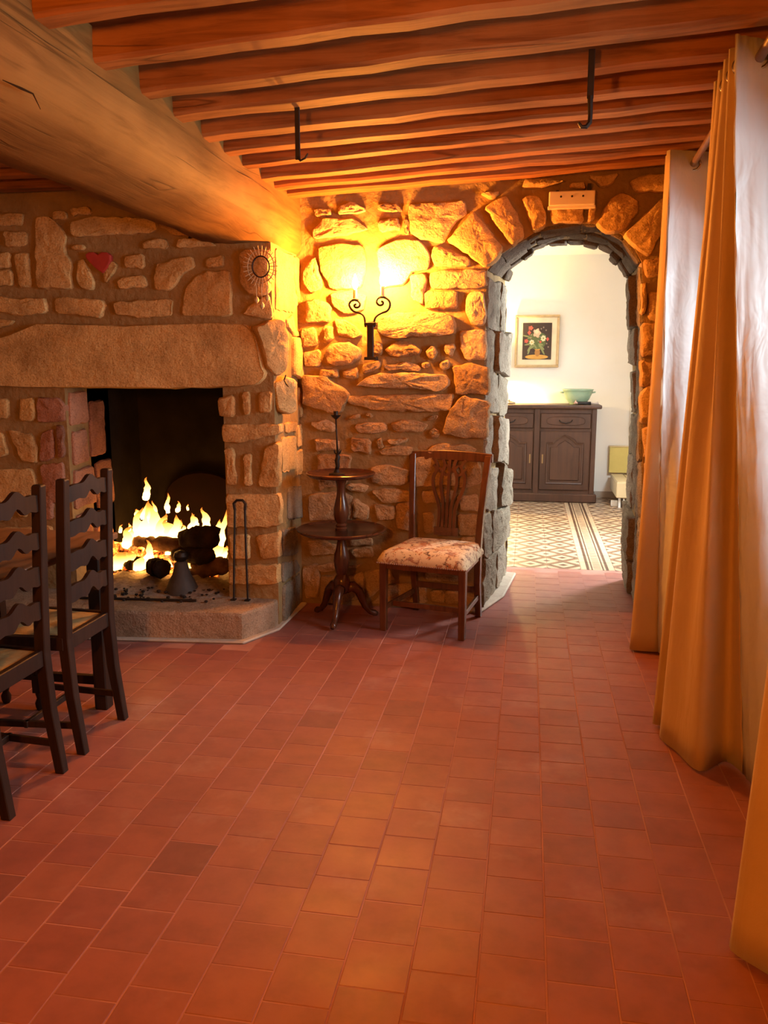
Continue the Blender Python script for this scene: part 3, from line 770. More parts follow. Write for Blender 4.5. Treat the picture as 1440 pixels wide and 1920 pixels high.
F1 = [
 [(-90,95),(105,95),(108,150),(-90,155)], [(22,178),(125,175),(128,240),(35,250)], [(-60,285),(50,275),(52,345),(-60,345)], [(68,275),(130,270),(148,425),(92,430)],
 [(165,112),(235,117),(300,190),(300,280),(325,300),(330,435),(180,435),(165,280)], [(-60,352),(60,352),(65,420),(-60,425)], [(240,85),(305,90),(305,128),(245,130)], [(320,72),(410,70),(415,102),(330,108)],
 [(320,140),(420,112),(700,117),(713,165),(690,185),(330,205)], [(328,240),(385,240),(388,262),(330,262)], [(640,235),(700,207),(758,220),(758,256),(645,255)], [(800,217),(900,207),(985,245),(802,252)],
 [(355,312),(380,302),(410,362),(430,402),(430,438),(372,440),(347,402)], [(560,290),(653,280),(653,345),(567,345)], [(532,400),(560,382),(658,377),(666,430),(537,435)],
 [(705,332),(790,297),(870,292),(883,340),(820,380),(775,445),(707,445),(698,400)], [(890,375),(930,355),(1036,352),(1046,440),(1048,558),(827,555),(827,490),(847,430)],
 [(-70,470),(215,482),(216,548),(100,556),(-70,530)], [(252,482),(310,472),(470,487),(484,515),(460,566),(300,553),(262,543)], [(517,497),(640,487),(776,484),(778,558),(640,568),(527,555)],
 [(-60,570),(75,577),(40,605),(-60,635)], [(920,302),(1010,287),(1013,338),(932,345)], [(715,150),(800,150),(900,190),(790,200)], [(455,330),(510,310),(540,330),(500,390),(480,420)],
 [{'h':.04},(1080,282),(1110,257),(1222,262),(1222,450),(1180,468),(1120,458),(1088,420)], [(1097,547),(1130,512),(1213,462),(1230,568),(1180,570),(1112,560)],
 [{'h':.045,'dome':.05,'rough':.004},(-250,690),(-60,685),(60,647),(180,594),(600,602),(1000,592),(1110,602),(1150,640),(1165,720),(1180,780),(1195,825),(1160,868),(1000,876),(760,883),(380,878),(-250,868)],
 [(985,930),(1060,914),(1058,1008),(990,1013)], [(1097,902),(1128,900),(1130,1003),(1097,1003)], [(1162,902),(1223,897),(1226,988),(1167,993)],
 [(1000,1047),(1200,1042),(1270,1047),(1270,1085),(1180,1108),(1090,1128),(1005,1130)],
 [(-40,925),(40,932),(43,1013),(-40,1030)], [(92,932),(158,922),(163,1028),(97,1033)], [{'mat':STONE_RED},(172,927),(270,922),(298,960),(293,1033),(172,1038)],
 [(-40,1077),(20,1087),(46,1180),(-40,1210)], [(42,1067),(150,1092),(178,1160),(173,1223),(102,1213)], [(-40,1242),(150,1247),(168,1290),(173,1420),(-40,1420)],
 [{'mat':STONE_RED},(192,1082),(240,1062),(253,1198),(182,1218)], [{'mat':STONE_RED},(255,1052),(290,1047),(294,1188),(267,1198)], [{'mat':STONE_RED},(190,1227),(292,1217),(294,1395),(200,1398)],
]
fstones(F1, 2.4, 0, 360, STONE, h=.022, rough=.006)
F2 = [
 [(1017,0),(1055,2),(1073,163),(1022,168)], [(1102,32),(1133,22),(1136,173),(1102,170)], [(1195,-5),(1260,-30),(1262,160),(1245,176),(1167,168),(1182,60)],
 [(1020,207),(1262,207),(1262,345),(1200,356),(1030,353)], [(1033,387),(1128,387),(1128,498),(1042,493)], [(1157,392),(1258,377),(1260,493),(1177,498)], [(1032,527),(1255,522),(1255,610),(1035,613)],
 [{'mat':STONE_RED},(192,222),(243,222),(243,318),(197,323)], [(82,282),(128,282),(128,308),(97,313)], [(-40,302),(55,307),(50,328),(-40,330)], [(-40,215),(120,215),(125,260),(70,275),(-40,280)], [(-40,360),(240,350),(240,480),(-40,500)],
]
fstones(F2, 2.4, 0, 840, STONE, h=.022, rough=.006)
# right return of the breast (faces the corner)
R1 = [[{'h':.012,'dome':.1},(345,120),(478,172),(488,400),(528,600),(498,668),(345,645)], [(480,190),(585,200),(580,560),(540,590),(500,420)], [(430,725),(488,690),(500,790),(560,880),(500,868),(445,800)],
 [{'h':.03},(485,875),(560,885),(588,1000),(588,1200),(540,1238),(485,1208)], [{'h':.02},(535,1305),(598,1352),(603,1558),(552,1568)], [(530,1640),(610,1600),(600,1800),(530,1820)], [(520,1850),(600,1830),(600,2040),(520,2060)], [(395,1740),(505,1725),(508,2010),(400,2040)], [(420,1610),(520,1600),(515,1690),(425,1700)]]
fstones(R1, 4.571, 440, 440, STONE, 'X', XR, (1, 0, 0), h=.015, rough=.005)
R2 = [[(945,85),(1115,60),(1112,425),(950,445)], [(880,565),(1060,520),(1060,830),(890,870)], [(885,935),(1050,900),(1090,1010),(890,1155)], [(895,1190),(1085,1055),(1085,1435),(895,1630)], [(1120,80),(1150,70),(1150,400),(1125,410)]]
fstones(R2, 6, 380, 900, STONE_GREY, 'X', XR, (1, 0, 0), h=.012, rough=.005)
# quoins set across the corner
def quoin(P, s, ox, oy, mat, h=.03):
    n = Vector((.62, -.78, 0)).normalized(); o0 = Vector((XR - .01, YF + .03, 1))
    pts = [onP(x, y, o0, n) for x, y in zoomed(P, s, ox, oy)]
    o = stone(pts, n, mat, None, h=h, back=.08, rough=.009)
    mw = o.matrix_world.copy(); o.parent = fp; o.matrix_parent_inverse = fp.matrix_basis.inverted(); o.matrix_basis = mw
quoin([(160,785),(280,735),(400,725),(438,870),(448,1010),(428,1168),(350,1215),(270,1150),(212,940)], 4.571, 440, 440, STONE, .045)
quoin([(322,1282),(420,1205),(518,1252),(523,1518),(430,1540),(352,1498)], 4.571, 440, 440, STONE, .035)
quoin([(238,562),(310,515),(338,698),(247,718)], 4.571, 440, 440, STONE, .02)
# burnt stones of the left cheek inside the opening
for (y0, y1, z0, z1) in ((4.52, 4.72, 1.16, 1.36), (4.53, 4.70, .92, 1.13), (4.52, 4.76, .66, .90), (4.52, 4.70, .40, .63), (4.74, 4.92, .95, 1.3), (4.78, 4.98, .62, .92), (4.73, 4.95, .35, .60)):
    o = stone([(OL, y0, z0), (OL, y1, z0 + .01), (OL, y1 - .01, z1), (OL, y0 + .01, z1 - .01)], (1, 0, 0), STONE_RED, None, h=.02, rough=.008)
    mw = o.matrix_world.copy(); o.parent = fp; o.matrix_parent_inverse = fp.matrix_basis.inverted(); o.matrix_basis = mw
# fireback
b = B(); pl = [(-2.47, .18), (-1.90, .18), (-1.90, .60)] + [(-2.185 + .285 * math.cos(a), .60 + .20 * math.sin(a)) for a in [math.pi * k / 14 for k in range(1, 14)]] + [(-2.47, .60)]
b.prism(pl, lambda u, v, d: Vector((u, d, v)), 5.33, 5.37)
fb = tag(b.build('fireback', CAST, bevel=.012), 'round-topped rusty iron fireback plate standing behind the flames', 'fireback')
# heart
hpts = [(165, 478), (172, 474), (181, 474), (188, 479), (195, 474), (205, 474), (212, 480), (212, 490), (207, 502), (198, 514), (186, 506), (174, 494), (167, 486)]
b = B(); b.prism([(onY(x, y, YF).x, onY(x, y, YF).z) for x, y in hpts], lambda u, v, d: Vector((u, d, v)), YF - .035, YF + .02)
tag(b.build('heart_stone', HEART, bevel=.008, seg=2), 'small red heart-shaped stone set in the masonry above the lintel', 'heart')
# spiky wire ornament hanging on the breast's corner
wo = thing('wire_ornament', 'round spiky wire ornament with dangling bits high on the chimney breast corner', 'ornament', onY(489, 500, YF - .07))
def wp(b, name, mat, **kw): return b.build(name, mat, wo, **kw)
b = B(); b.tube([(.075 * math.cos(a), 0, .085 * math.sin(a)) for a in [2 * math.pi * k / 24 for k in range(25)]], .004, 6); wp(b, 'ring', simple('straw_wire', (.42, .30, .16), .7))
b = B(); b.tube([(.048 * math.cos(a), 0, .055 * math.sin(a)) for a in [2 * math.pi * k / 24 for k in range(25)]], .004, 6); wp(b, 'ring', IRON)
b = B()
for k in range(26):
    a = 2 * math.pi * k / 26; b.tube([(.05 * math.cos(a), 0, .057 * math.sin(a)), (.098 * math.cos(a), -.008, .108 * math.sin(a))], .0022, 5)
wp(b, 'spikes', simple('pale_straw', (.5, .36, .18), .7))
for k, (x, l) in enumerate(((-.03, .07), (0, .1), (.03, .06))):
    b = B(); b.tube([(x, 0, -.085), (x + .004, -.004, -.085 - l)], .003, 5); b.lathe([(0, -.025), (.012, -.012), (.014, 0), (.006, .012), (0, .016)], (x + .004, -.004, -.1 - l), 8); wp(b, 'pendant_drop', simple('pale_straw', (.5, .36, .18), .7))
b = B(); b.tube([onY(536, 703, 4.40), onY(533, 712, 4.41), onY(537, 720, 4.40), onY(541, 725, 4.40)], [.003, .005, .005, .003], 6)
tag(b.build('iron_hook', IRON), 'tiny dark curved iron hook on the corner stone beside the lintel', 'hook')
# tongs and iron bar
tg = thing('fire_tongs', 'long black iron fire tongs leaning on the right fireplace pillar', 'tongs')
ptop = onY(450, 940, 4.44)
for (xb, yb, xt, m) in ((443, 1120, 440, 442), (473, 1118, 459, 457)):
    f_ = onZ(xb, yb, .172); f_.y = min(f_.y, 4.44); t_ = onY(xt, 955, 4.44)
    b = B(); b.tube([f_, f_.lerp(t_, .5) + Vector((0, -.004, 0)), t_], [.005, .006, .006], 7); b.build('leg', IRON, tg)
    b = B(); b.box(f_.x - .014, f_.x + .014, f_.y - .02, f_.y + .012, .169, .176); b.build('foot', IRON, tg)
b = B(); b.tube([onY(440, 956, 4.44), onY(438, 944, 4.44), onY(444, 938, 4.44), onY(455, 938, 4.44), onY(460, 945, 4.44), onY(459, 956, 4.44)], .008, 8); b.build('bow', IRON, tg, smooth=True)
b = B(); b.tube([onZ(150, 1121, .18), onZ(368, 1126, .18)], .008, 8); tag(b.build('iron_bar', IRON), 'straight iron bar lying along the front of the hearth', 'bar')
# ash, logs, embers, fire
b = B()
rows = []
for i in range(26):
    row = []
    for j in range(16):
        x = OL + .03 + (OR - OL - .06) * i / 25; y = 4.42 + .95 * j / 15
        e = min(1, i / 4, (25 - i) / 4, j / 4)
        row.append(Vector((x, y, .170 + e * (.035 + rng.uniform(-.018, .018) + .03 * min(1, j / 8)) - (.012 if e == 0 else 0))))
    rows.append(row)
b.grid(rows); o = b.build('ash_bed', ASHM, None, smooth='all'); o['kind'] = 'stuff'; o['label'] = 'grey ash and cinders spread over the hearth under the fire'; o['category'] = 'ash'
b = B()
for k in range(170):
    x = rng.uniform(OL + .1, OR - .05); y = rng.uniform(4.30, 4.75); r = rng.uniform(.005, .016)
    if y < 4.42 and rng.random() < .6: continue
    b.lathe([(r * .3, -r * .5), (r, 0), (r * .7, r * .6)], (x, y, .185 if y > 4.45 else .176), 6)
o = b.build('cinders', CHAR); o['kind'] = 'stuff'; o['label'] = 'small black cinders scattered on the hearth in front of the fire'; o['category'] = 'cinders'
def log(p0, p1, r, label, mat=CHAR, rough=.18):
    p0, p1 = Vector(p0), Vector(p1)
    n = 12; pts = []; rs = []
    for i in range(n + 1):
        t = i / n
        pts.append(p0.lerp(p1, t) + Vector((rng.uniform(-1, 1), rng.uniform(-1, 1), rng.uniform(-1, 1))) * r * .10)
        rs.append(r * (1 + rng.uniform(-rough, rough)) * (.78 if i in (0, n) else 1))
    b = B(); b.tube(pts, rs, 12)
    for v in b.bm.verts: v.co += Vector((rng.uniform(-1, 1), rng.uniform(-1, 1), rng.uniform(-1, 1))) * r * .10
    return tag(b.build('log', mat, smooth='all'), label, 'log', 'burning logs')
def P(x, y, Y): return onY(200 + x / 6, 880 + y / 6, Y)
log(P(330, 820, 4.95), P(870, 850, 4.80), .045, 'long split log burning bright along its length, lying across the fire', BARK)
log(P(850, 790, 4.80), P(1230, 760, 4.72), .066, 'thick blackened log end topmost at the right of the fire')
log(P(760, 950, 4.82), P(1170, 975, 4.70), .050, 'charred black log under the thick log, behind the andiron')
log(P(900, 1170, 4.80), P(1360, 1070, 4.72), .058, 'brown log resting on the hearth right of the andiron', BARK)
log(P(60, 890, 4.98), P(420, 930, 4.88), .040, 'glowing log low at the left of the fire', EMBER)
log(P(70, 1085, 4.85), P(320, 1080, 4.75), .030, 'dark thin log at the left edge of the fire')
log(P(510, 1090, 4.70), P(640, 1130, 4.60), .052, 'short charred log end left of the andiron, edged with embers')
log(P(560, 960, 4.92), P(720, 1120, 4.78), .045, 'red glowing log leaning behind the andiron', EMBER)
an = thing('andiron', 'dark conical andiron standing in front of the burning logs', 'andiron', P(850, 1330, 4.55).xy.to_3d() + Vector((0, 0, .17)))
B().lathe([(.098, 0), (.095, .025), (.078, .065), (.055, .11), (.044, .15), (.038, .18), (.018, .195)], (0, 0, 0), 18).build('body', simple('andiron_grey', (.055, .045, .04), .8, (.035, .03, .026), 10, 30, .4, .006), an, smooth=True)
B().lathe([(.018, .185), (.036, .20), (.045, .222), (.036, .245), (.012, .256)], (0, 0, 0), 16).build('knob', IRON, an, smooth=True)
def flame(b, cx, y0, y1, w, Y, lean=0.0):
    """one tongue of fire: a closed, twisted tapering body"""
    base = P(cx, y0, Y); tip = P(cx + lean, y1, Y); hw = (P(cx + w / 2, y0, Y) - base).length
    hgt = tip.z - base.z; ph = rng.uniform(0, 6)
    n = 12; prof = []
    pts = []; rs = []
    for i in range(n + 1):
        t = i / n
        c = base.lerp(tip, t); s_ = (math.sin(t * 5 + ph) * .30 + math.sin(t * 11 + ph * 2) * .12) * hw * t
        pts.append(c + Vector((s_, s_ * .5, 0)))
        rs.append(max(.0008, hw * (min(1, .55 + 2.2 * t) * (1 - t) ** .75 * (1 + .16 * math.sin(t * 14 + ph) + rng.uniform(-.12, .12)))))
    b.tube(pts, rs, 10, flat=.6)
fire = thing('fire', 'bright yellow wood fire with licking flames in the open fireplace', 'fire', (-2.2, 4.9, .2))
FL = [(435, 340, 85, 90, 4.95, 40), (690, 490, 265, 62, 4.98, -10), (795, 480, 355, 60, 4.98, 20), (915, 460, 390, 30, 5.0, -8), (960, 700, 490, 95, 4.95, -5), (1120, 690, 425, 110, 4.95, -15), (1270, 900, 440, 120, 4.92, 65),
      (150, 710, 620, 45, 4.98, 20), (225, 870, 640, 150, 4.92, 45), (470, 1060, 790, 110, 4.80, 0), (360, 790, 430, 130, 4.96, 10), (450, 790, 350, 150, 4.97, -5), (540, 790, 350, 150, 4.97, -15), (620, 790, 500, 150, 4.96, 10), (700, 790, 560, 160, 4.95, 5), (780, 780, 510, 130, 4.95, -15), (820, 760, 565, 60, 4.96, 5),
      (1200, 1010, 800, 230, 4.90, 30), (1310, 1000, 860, 110, 4.92, 20), (720, 950, 840, 110, 4.86, 5), (930, 1110, 1020, 140, 4.76, -30), (410, 1120, 950, 170, 4.78, -20), (180, 1060, 930, 240, 4.84, 60), (330, 520, 445, 60, 4.97, 25), (400, 560, 370, 60, 4.98, 45), (555, 560, 350, 55, 4.98, -25), (500, 600, 400, 90, 4.97, 0), (655, 600, 520, 40, 4.98, 10), (1010, 640, 505, 60, 4.97, -15), (1225, 720, 560, 70, 4.94, 40), (860, 700, 620, 60, 4.97, 15), (255, 700, 600, 40, 4.98, 12), (290, 790, 640, 90, 4.95, 30), (680, 1090, 1000, 120, 4.72, -20)]
for q in FL:
    b = B(); flame(b, q[0], q[1], q[2], q[3] * 1.7, q[4], q[5]); o = b.build('flame', FLAME, None, smooth='all'); o.parent = fire; o.matrix_parent_inverse = fire.matrix_basis.inverted()
b = B()
for k in range(120):
    x, y = rng.uniform(-2.60, -1.85), rng.uniform(4.72, 5.05); r = rng.uniform(.012, .03)
    b.lathe([(r * .3, -r * .5), (r, 0), (r * .7, r * .6)], (x, y, rng.uniform(.20, .27)), 6)
o = b.build('embers', EMBER); o.parent = fire; o.matrix_parent_inverse = fire.matrix_basis.inverted(); o['kind'] = 'stuff'

# ================================================================== SCONCE
def sconce(label, origin):
    sc = thing('wall_sconce', label, 'sconce', origin, 0, None)
    Y = 4.84
    def q(x, y, dy=0): return onY(600 + x / 7.2, 480 + y / 7.2, Y + dy) - Vector((-.915, Y, 1.55))
    def add(b, name, mat, **kw): return b.build(name, mat, sc, **kw)
    a0, a1 = q(680, 1385), q(680, 930)
    b = B(); b.box(-.019, .019, -.012, .012, a0.z, a1.z + .02); add(b, 'back_bar', IRON, bevel=.003)
    b = B(); b.box(-.036, .036, -.014, .05, a0.z - .008, a0.z + .010); add(b, 'foot_plate', IRON, bevel=.002)
    b = B(); b.box(-.035, .035, -.016, .05, a1.z - .004, a1.z + .014); b.box(-.02, .02, -.01, .13, a1.z - .02, a1.z + .004); add(b, 'bracket', IRON, bevel=.002)
    L = [(615,960),(605,870),(590,810),(540,770),(460,750),(410,700),(395,650),(420,610),(480,595),(530,625),(540,665),(510,695),(470,690),(465,660),(490,655)]
    R_ = [(735,960),(735,870),(765,810),(830,770),(900,745),(940,690),(940,620),(900,575),(830,555),(775,580),(765,630),(800,665),(845,655),(850,620),(825,612)]
    for pts in (L, R_):
        V = [q(*p_) for p_ in pts]
        S = []
        for i in range(len(V) - 1):
            p0, p1, p2, p3 = V[max(i - 1, 0)], V[i], V[i + 1], V[min(i + 2, len(V) - 1)]
            for k in range(4):
                t = k / 4
                S.append(.5 * ((2 * p1) + (p2 - p0) * t + (2 * p0 - 5 * p1 + 4 * p2 - p3) * t * t + (3 * p1 - p0 - 3 * p2 + p3) * t ** 3))
        S.append(V[-1])
        b = B(); b.tube(S, [.0065] * (len(S) - 6) + [.006, .0055, .005, .006, .007, .007], 8, up=(0, 1, 0)); add(b, 'scroll_arm', IRON, smooth='all')
    for (x, yt, yb) in ((475, 455, 592), (842, 408, 555)):
        t_, bt = q(x, yt), q(x, yb)
        b = B(); b.lathe([(.020, -.004), (.022, .002), (.013, .006)], tuple(bt), 14); add(b, 'drip_cup', IRON, smooth=True)
        b = B(); b.lathe([(.0125, .004), (.0125, t_.z - bt.z)], tuple(bt), 14); add(b, 'candle', CANDLE, smooth=True)
        b = B(); b.lathe([(.004, 0), (.012, .012), (.0165, .03), (.014, .05), (.007, .07), (.0012, .088)], (t_.x, t_.y, t_.z), 12); add(b, 'bulb', BULB, smooth='all')
    return sc
sconce('black wrought-iron wall sconce with two scrolled arms and lit candle bulbs', (-.915, 4.84, 1.55))
# white box over the arch
em = thing('junction_box', 'small white plastic wall box with three screws above the archway crown', 'box', onY(1071, 392, 4.985))
B().box(-.125, .125, -.055, .03, .012, .088).build('cover', WHITEPL, em, bevel=.006, seg=2)
B().box(-.13, .13, -.035, .03, -.004, .014).build('base_strip', WHITEPL, em, bevel=.003)
for k in (-.06, 0, .06):
    b = B(); b.lathe([(.006, -.002), (.006, .003)], (0, 0, 0), 10)
    for v in b.bm.verts: v.co = Vector((v.co.x + k, -.056 + v.co.z * .5, v.co.y + .058))
    b.build('screw', IRON, em)
b = B(); b.box(.085, .105, -.02, .03, .086, .13); b.box(-.088, -.072, -.05, .03, .087, .094); b.build('cable_entry', IRON, em)

# ================================================================== IRON HOOKS ON THE CEILING
p0, p1 = onY(557, 200, 3.27), onY(557, 300, 3.27)
h1 = thing('ceiling_strap', 'flat dark iron strap hanging from the joists left of the lamp-lit corner', 'strap', p0)
h1['label'] = 'flat dark iron strap hanging straight down from the joists near the big beam'
dz = p1.z - p0.z
B().box(-.0095, .0095, -.004, .004, dz, .06).build('strap', IRON, h1, bevel=.0015)
B().tube([(0, 0, dz + .01), (.012, -.004, dz - .004), (.03, -.008, dz + .002), (.042, -.01, dz + .02)], [.006, .005, .004, .003], 6).build('hook_end', IRON, h1)
p0, p1 = onY(1109, 122, 3.12), onY(1106, 238, 3.12)
h2 = thing('ceiling_hook', 'long iron hook with curled tip hanging from a joist towards the curtains', 'hook', p0)
dz = p1.z - p0.z
B().box(-.011, .011, -.005, .005, dz * .55, .05).build('strap', IRON, h2, bevel=.0015)
b = B(); b.tube([(0, 0, dz * .5), (.003, 0, dz * .8), (.002, 0, dz * .93), (-.010, -.004, dz), (-.026, -.006, dz * 1.0), (-.036, -.006, dz * .93)], [.010, .008, .008, .008, .007, .005], 8); b.build('hook_end', IRON, h2, smooth=True)

# ================================================================== PIE-CRUST TABLE
pt = thing('tiered_table', 'dark mahogany two-tier round tripod table in the stone corner', 'table', (-1.065, 4.69, 0))
def pie(r, z):
    b = B(); b.lathe([(.03, z - .012), (r * .9, z - .012), (r - .012, z - .008), (r, z + .002), (r + .002, z + .010), (r - .004, z + .014), (r - .012, z + .010), (r - .02, z + .003), (.01, z + .003)], (0, 0, 0), 48)
    return b
pie(.262, .553).build('lower_tray', MAHOG, pt, smooth=True)
pie(.200, .884).build('upper_tray', MAHOG, pt, smooth=True)
B().lathe([(.032, .17), (.048, .19), (.050, .25), (.040, .27), (.030, .285), (.036, .30), (.044, .34), (.048, .37), (.043, .41), (.031, .45), (.024, .49), (.022, .52), (.034, .541)], (0, 0, 0), 24).build('lower_column', MAHOG, pt, smooth=True)
B().lathe([(.034, .556), (.038, .566), (.030, .575), (.036, .585), (.027, .597), (.038, .615), (.046, .65), (.045, .68), (.036, .72), (.027, .76), (.024, .80), (.028, .83), (.034, .85), (.034, .872)], (0, 0, 0), 24).build('upper_column', MAHOG, pt, smooth=True)
for a in (-92, 28, 150):
    a = math.radians(a); c, s_ = math.cos(a), math.sin(a)
    prof = [(.03, .20), (.07, .205), (.105, .175), (.125, .125), (.145, .075), (.175, .04), (.205, .028), (.222, .020)]
    b = B(); b.tube([(r * c, r * s_, z) for r, z in prof], [.034, .033, .028, .023, .019, .017, .020, .013], 10); b.build('leg', MAHOG, pt, smooth='all')
cs = thing('candlestick', 'slim dark iron candlestick standing on the upper tray', 'candlestick', (-1.085, 4.67, .887))
B().lathe([(.045, 0), (.046, .005), (.02, .012), (.012, .03)], (0, 0, 0), 18).build('base', IRON, cs, smooth=True)
B().tube([(0, 0, .025), (.006, 0, .05), (.002, 0, .08), (.008, 0, .10), (.004, 0, .125)], [.011, .013, .015, .014, .01], 8).build('twisted_stem', IRON, cs, smooth='all')
b = B()
for k in range(5):
    a = 2 * math.pi * k / 5; b.tube([(.006, 0, .115), (.006 + .016 * math.cos(a), .016 * math.sin(a), .128), (.006 + .024 * math.cos(a), .024 * math.sin(a), .145)], [.006, .005, .002], 5)
b.build('leaf_collar', IRON, cs)
B().tube([(.006, 0, .12), (.002, 0, .22), (-.002, 0, .33)], [.006, .0045, .005], 8).build('rod', IRON, cs, smooth='all')
B().lathe([(.004, .318), (.012, .324), (.027, .338), (.030, .345), (.014, .343), (.013, .345), (.014, .366), (.010, .366)], (-.002, 0, 0), 16).build('drip_pan', IRON, cs, smooth=True)

# ================================================================== FLORAL CHAIR
fc = thing('side_chair', 'mahogany side chair with pierced back and cream floral upholstered seat', 'chair', (-.56, 4.475, 0), math.atan2(-.215, .976))
def leg(xa, ya, za, xb, yb, zb, w=.042, w2=.036):
    return B().bar((xa, ya, za), (xb, yb, zb), w, w, (0, 1, 0), 0, w2, w2)
for sx in (-1, 1):
    leg(sx * .235, .02, .42, sx * .235, .02, 0).build('leg', CHAIRWOOD, fc, bevel=.003)
    # rear post in three straight runs joined smoothly
    b = B(); rows = []
    for (x, y, z, w, d) in ((.200, .485, 0, .034, .036), (.202, .44, .22, .036, .038), (.208, .42, .44, .038, .042), (.215, .435, .62, .036, .036), (.226, .470, .82, .038, .032), (.238, .505, .985, .040, .026)):
        rows.append([Vector((sx * x + a * w / 2, y + c * d / 2, z)) for a, c in ((-1, -1), (1, -1), (1, 1), (-1, 1))])
    b.grid(rows, closed=True); vs = list(b.bm.verts); b.face(vs[:4]); b.face(vs[-4:]); b.build('rear_post', CHAIRWOOD, fc, bevel=.003)
b = B(); rows = []
for i in range(17):
    u = -1 + 2 * i / 16; x = u * .262; y = .508 + .012 * (1 - u * u); dz = .010 * (1 - u * u)
    rows.append([Vector((x, y - .013, .945 + dz * .3)), Vector((x, y + .013, .945 + dz * .3)), Vector((x, y + .013, .998 + dz - .004 * abs(u))), Vector((x, y - .013, .998 + dz - .004 * abs(u)))])
b.grid(rows, closed=True); vs = list(b.bm.verts); b.face(vs[:4]); b.face(vs[-4:]); b.build('crest_rail', CHAIRWOOD, fc, bevel=.003)
def yback(z): return .432 + max(0, z - .5) * .155
def strip(pts, w):
    b = B(); rows = []
    P_ = [Vector((x, yback(z), z)) for x, z in pts]
    S = []
    for i in range(len(P_) - 1):
        p0, p1, p2, p3 = P_[max(i - 1, 0)], P_[i], P_[i + 1], P_[min(i + 2, len(P_) - 1)]
        for k in range(4):
            t = k / 4; S.append(.5 * ((2 * p1) + (p2 - p0) * t + (2 * p0 - 5 * p1 + 4 * p2 - p3) * t * t + (3 * p1 - p0 - 3 * p2 + p3) * t ** 3))
    S.append(P_[-1])
    for i, p_ in enumerate(S):
        d = (S[min(i + 1, len(S) - 1)] - S[max(i - 1, 0)]).normalized(); nn = Vector((d.z, 0, -d.x)).normalized()
        rows.append([p_ - nn * w / 2 + Vector((0, -.007, 0)), p_ + nn * w / 2 + Vector((0, -.007, 0)), p_ + nn * w / 2 + Vector((0, .007, 0)), p_ - nn * w / 2 + Vector((0, .007, 0))])
    b.grid(rows, closed=True); vs = list(b.bm.verts); b.face(vs[:4]); b.face(vs[-4:]); return b
sp = bpy.data.objects.new('back_splat', None); COL.objects.link(sp); sp.parent = fc
for x0, x1, x2, x3 in ((-.052, -.05, -.10, -.075), (-.027, -.024, -.05, -.03), (0, 0, 0, 0), (.027, .024, .05, .03), (.052, .05, .10, .075)):
    strip([(x0, .52), (x1, .66), (x2 * .9, .77), (x2, .84), (x3, .91), (x3 * 1.35, .955)], .017).build('splat_rib', CHAIRWOOD, sp)
for pts in ([(-.10, .86), (-.06, .90), (-.02, .86), (.02, .90), (.06, .86), (.10, .90)], [(-.10, .92), (-.06, .88), (-.02, .92), (.02, .88), (.06, .92), (.10, .86)]):
    strip(pts, .014).build('splat_tracery', CHAIRWOOD, sp)
strip([(-.075, .525), (0, .525), (.075, .525)], .05).build('splat_shoe', CHAIRWOOD, sp)
b = B(); b.bar((-.235, .02, .40), (.235, .02, .40), .022, .06); b.build('seat_rail', CHAIRWOOD, fc, bevel=.002)
b = B(); b.bar((-.205, .43, .40), (.205, .43, .40), .022, .06); b.build('seat_rail', CHAIRWOOD, fc, bevel=.002)
for sx in (-1, 1):
    b = B(); b.bar((sx * .235, .02, .40), (sx * .207, .43, .40), .022, .06); b.build('seat_rail', CHAIRWOOD, fc, bevel=.002)
    b = B(); b.bar((sx * .235, .02, .135), (sx * .203, .45, .135), .016, .030); b.build('stretcher', CHAIRWOOD, fc, bevel=.002)
b = B(); b.bar((-.22, .13, .135), (.22, .13, .135), .016, .030); b.build('stretcher', CHAIRWOOD, fc, bevel=.002)
b = B(); b.bar((-.203, .44, .18), (.203, .44, .18), .016, .036); b.build('stretcher', CHAIRWOOD, fc, bevel=.002)
b = B(); rows = []
n = 20
for i in range(n + 1):
    row = []
    for j in range(n + 1):
        u, v = -1 + 2 * i / n, -1 + 2 * j / n
        wv = .262 - .028 * (v + 1) / 2; x = u * wv; y = .215 + v * .232
        e = max(abs(u), abs(v)); r_ = max(0, (e - .80) / .20)
        z = .478 + .012 * (1 - u * u) * (1 - v * v) - .055 * (1 - math.sqrt(max(0, 1 - r_ * r_)))
        row.append(Vector((x, y, z)))
    rows.append(row)
b.grid(rows)
top = list(b.bm.verts)
rim = [v for v in b.bm.verts if any(len(e.link_faces) == 1 for e in v.link_edges)]
ret = bmesh.ops.extrude_edge_only(b.bm, edges=[e for e in b.bm.edges if len(e.link_faces) == 1])
for v in [g_ for g_ in ret['geom'] if isinstance(g_, bmesh.types.BMVert)]: v.co.z = .405; v.co.x *= 1.0
b.build('seat_cushion', FLORAL, fc, smooth='all')
b = B()
path = [(-.262, -.0175)] + [(-.262 + .524 * k / 40, -.0185) for k in range(41)]
for (x, y) in path[1:]: b.lathe([(.005, -.004), (.0055, 0), (.003, .004)], (x, y, .408), 6)
o = b.build('nail_trim', NAIL, fc); o['kind'] = 'stuff'

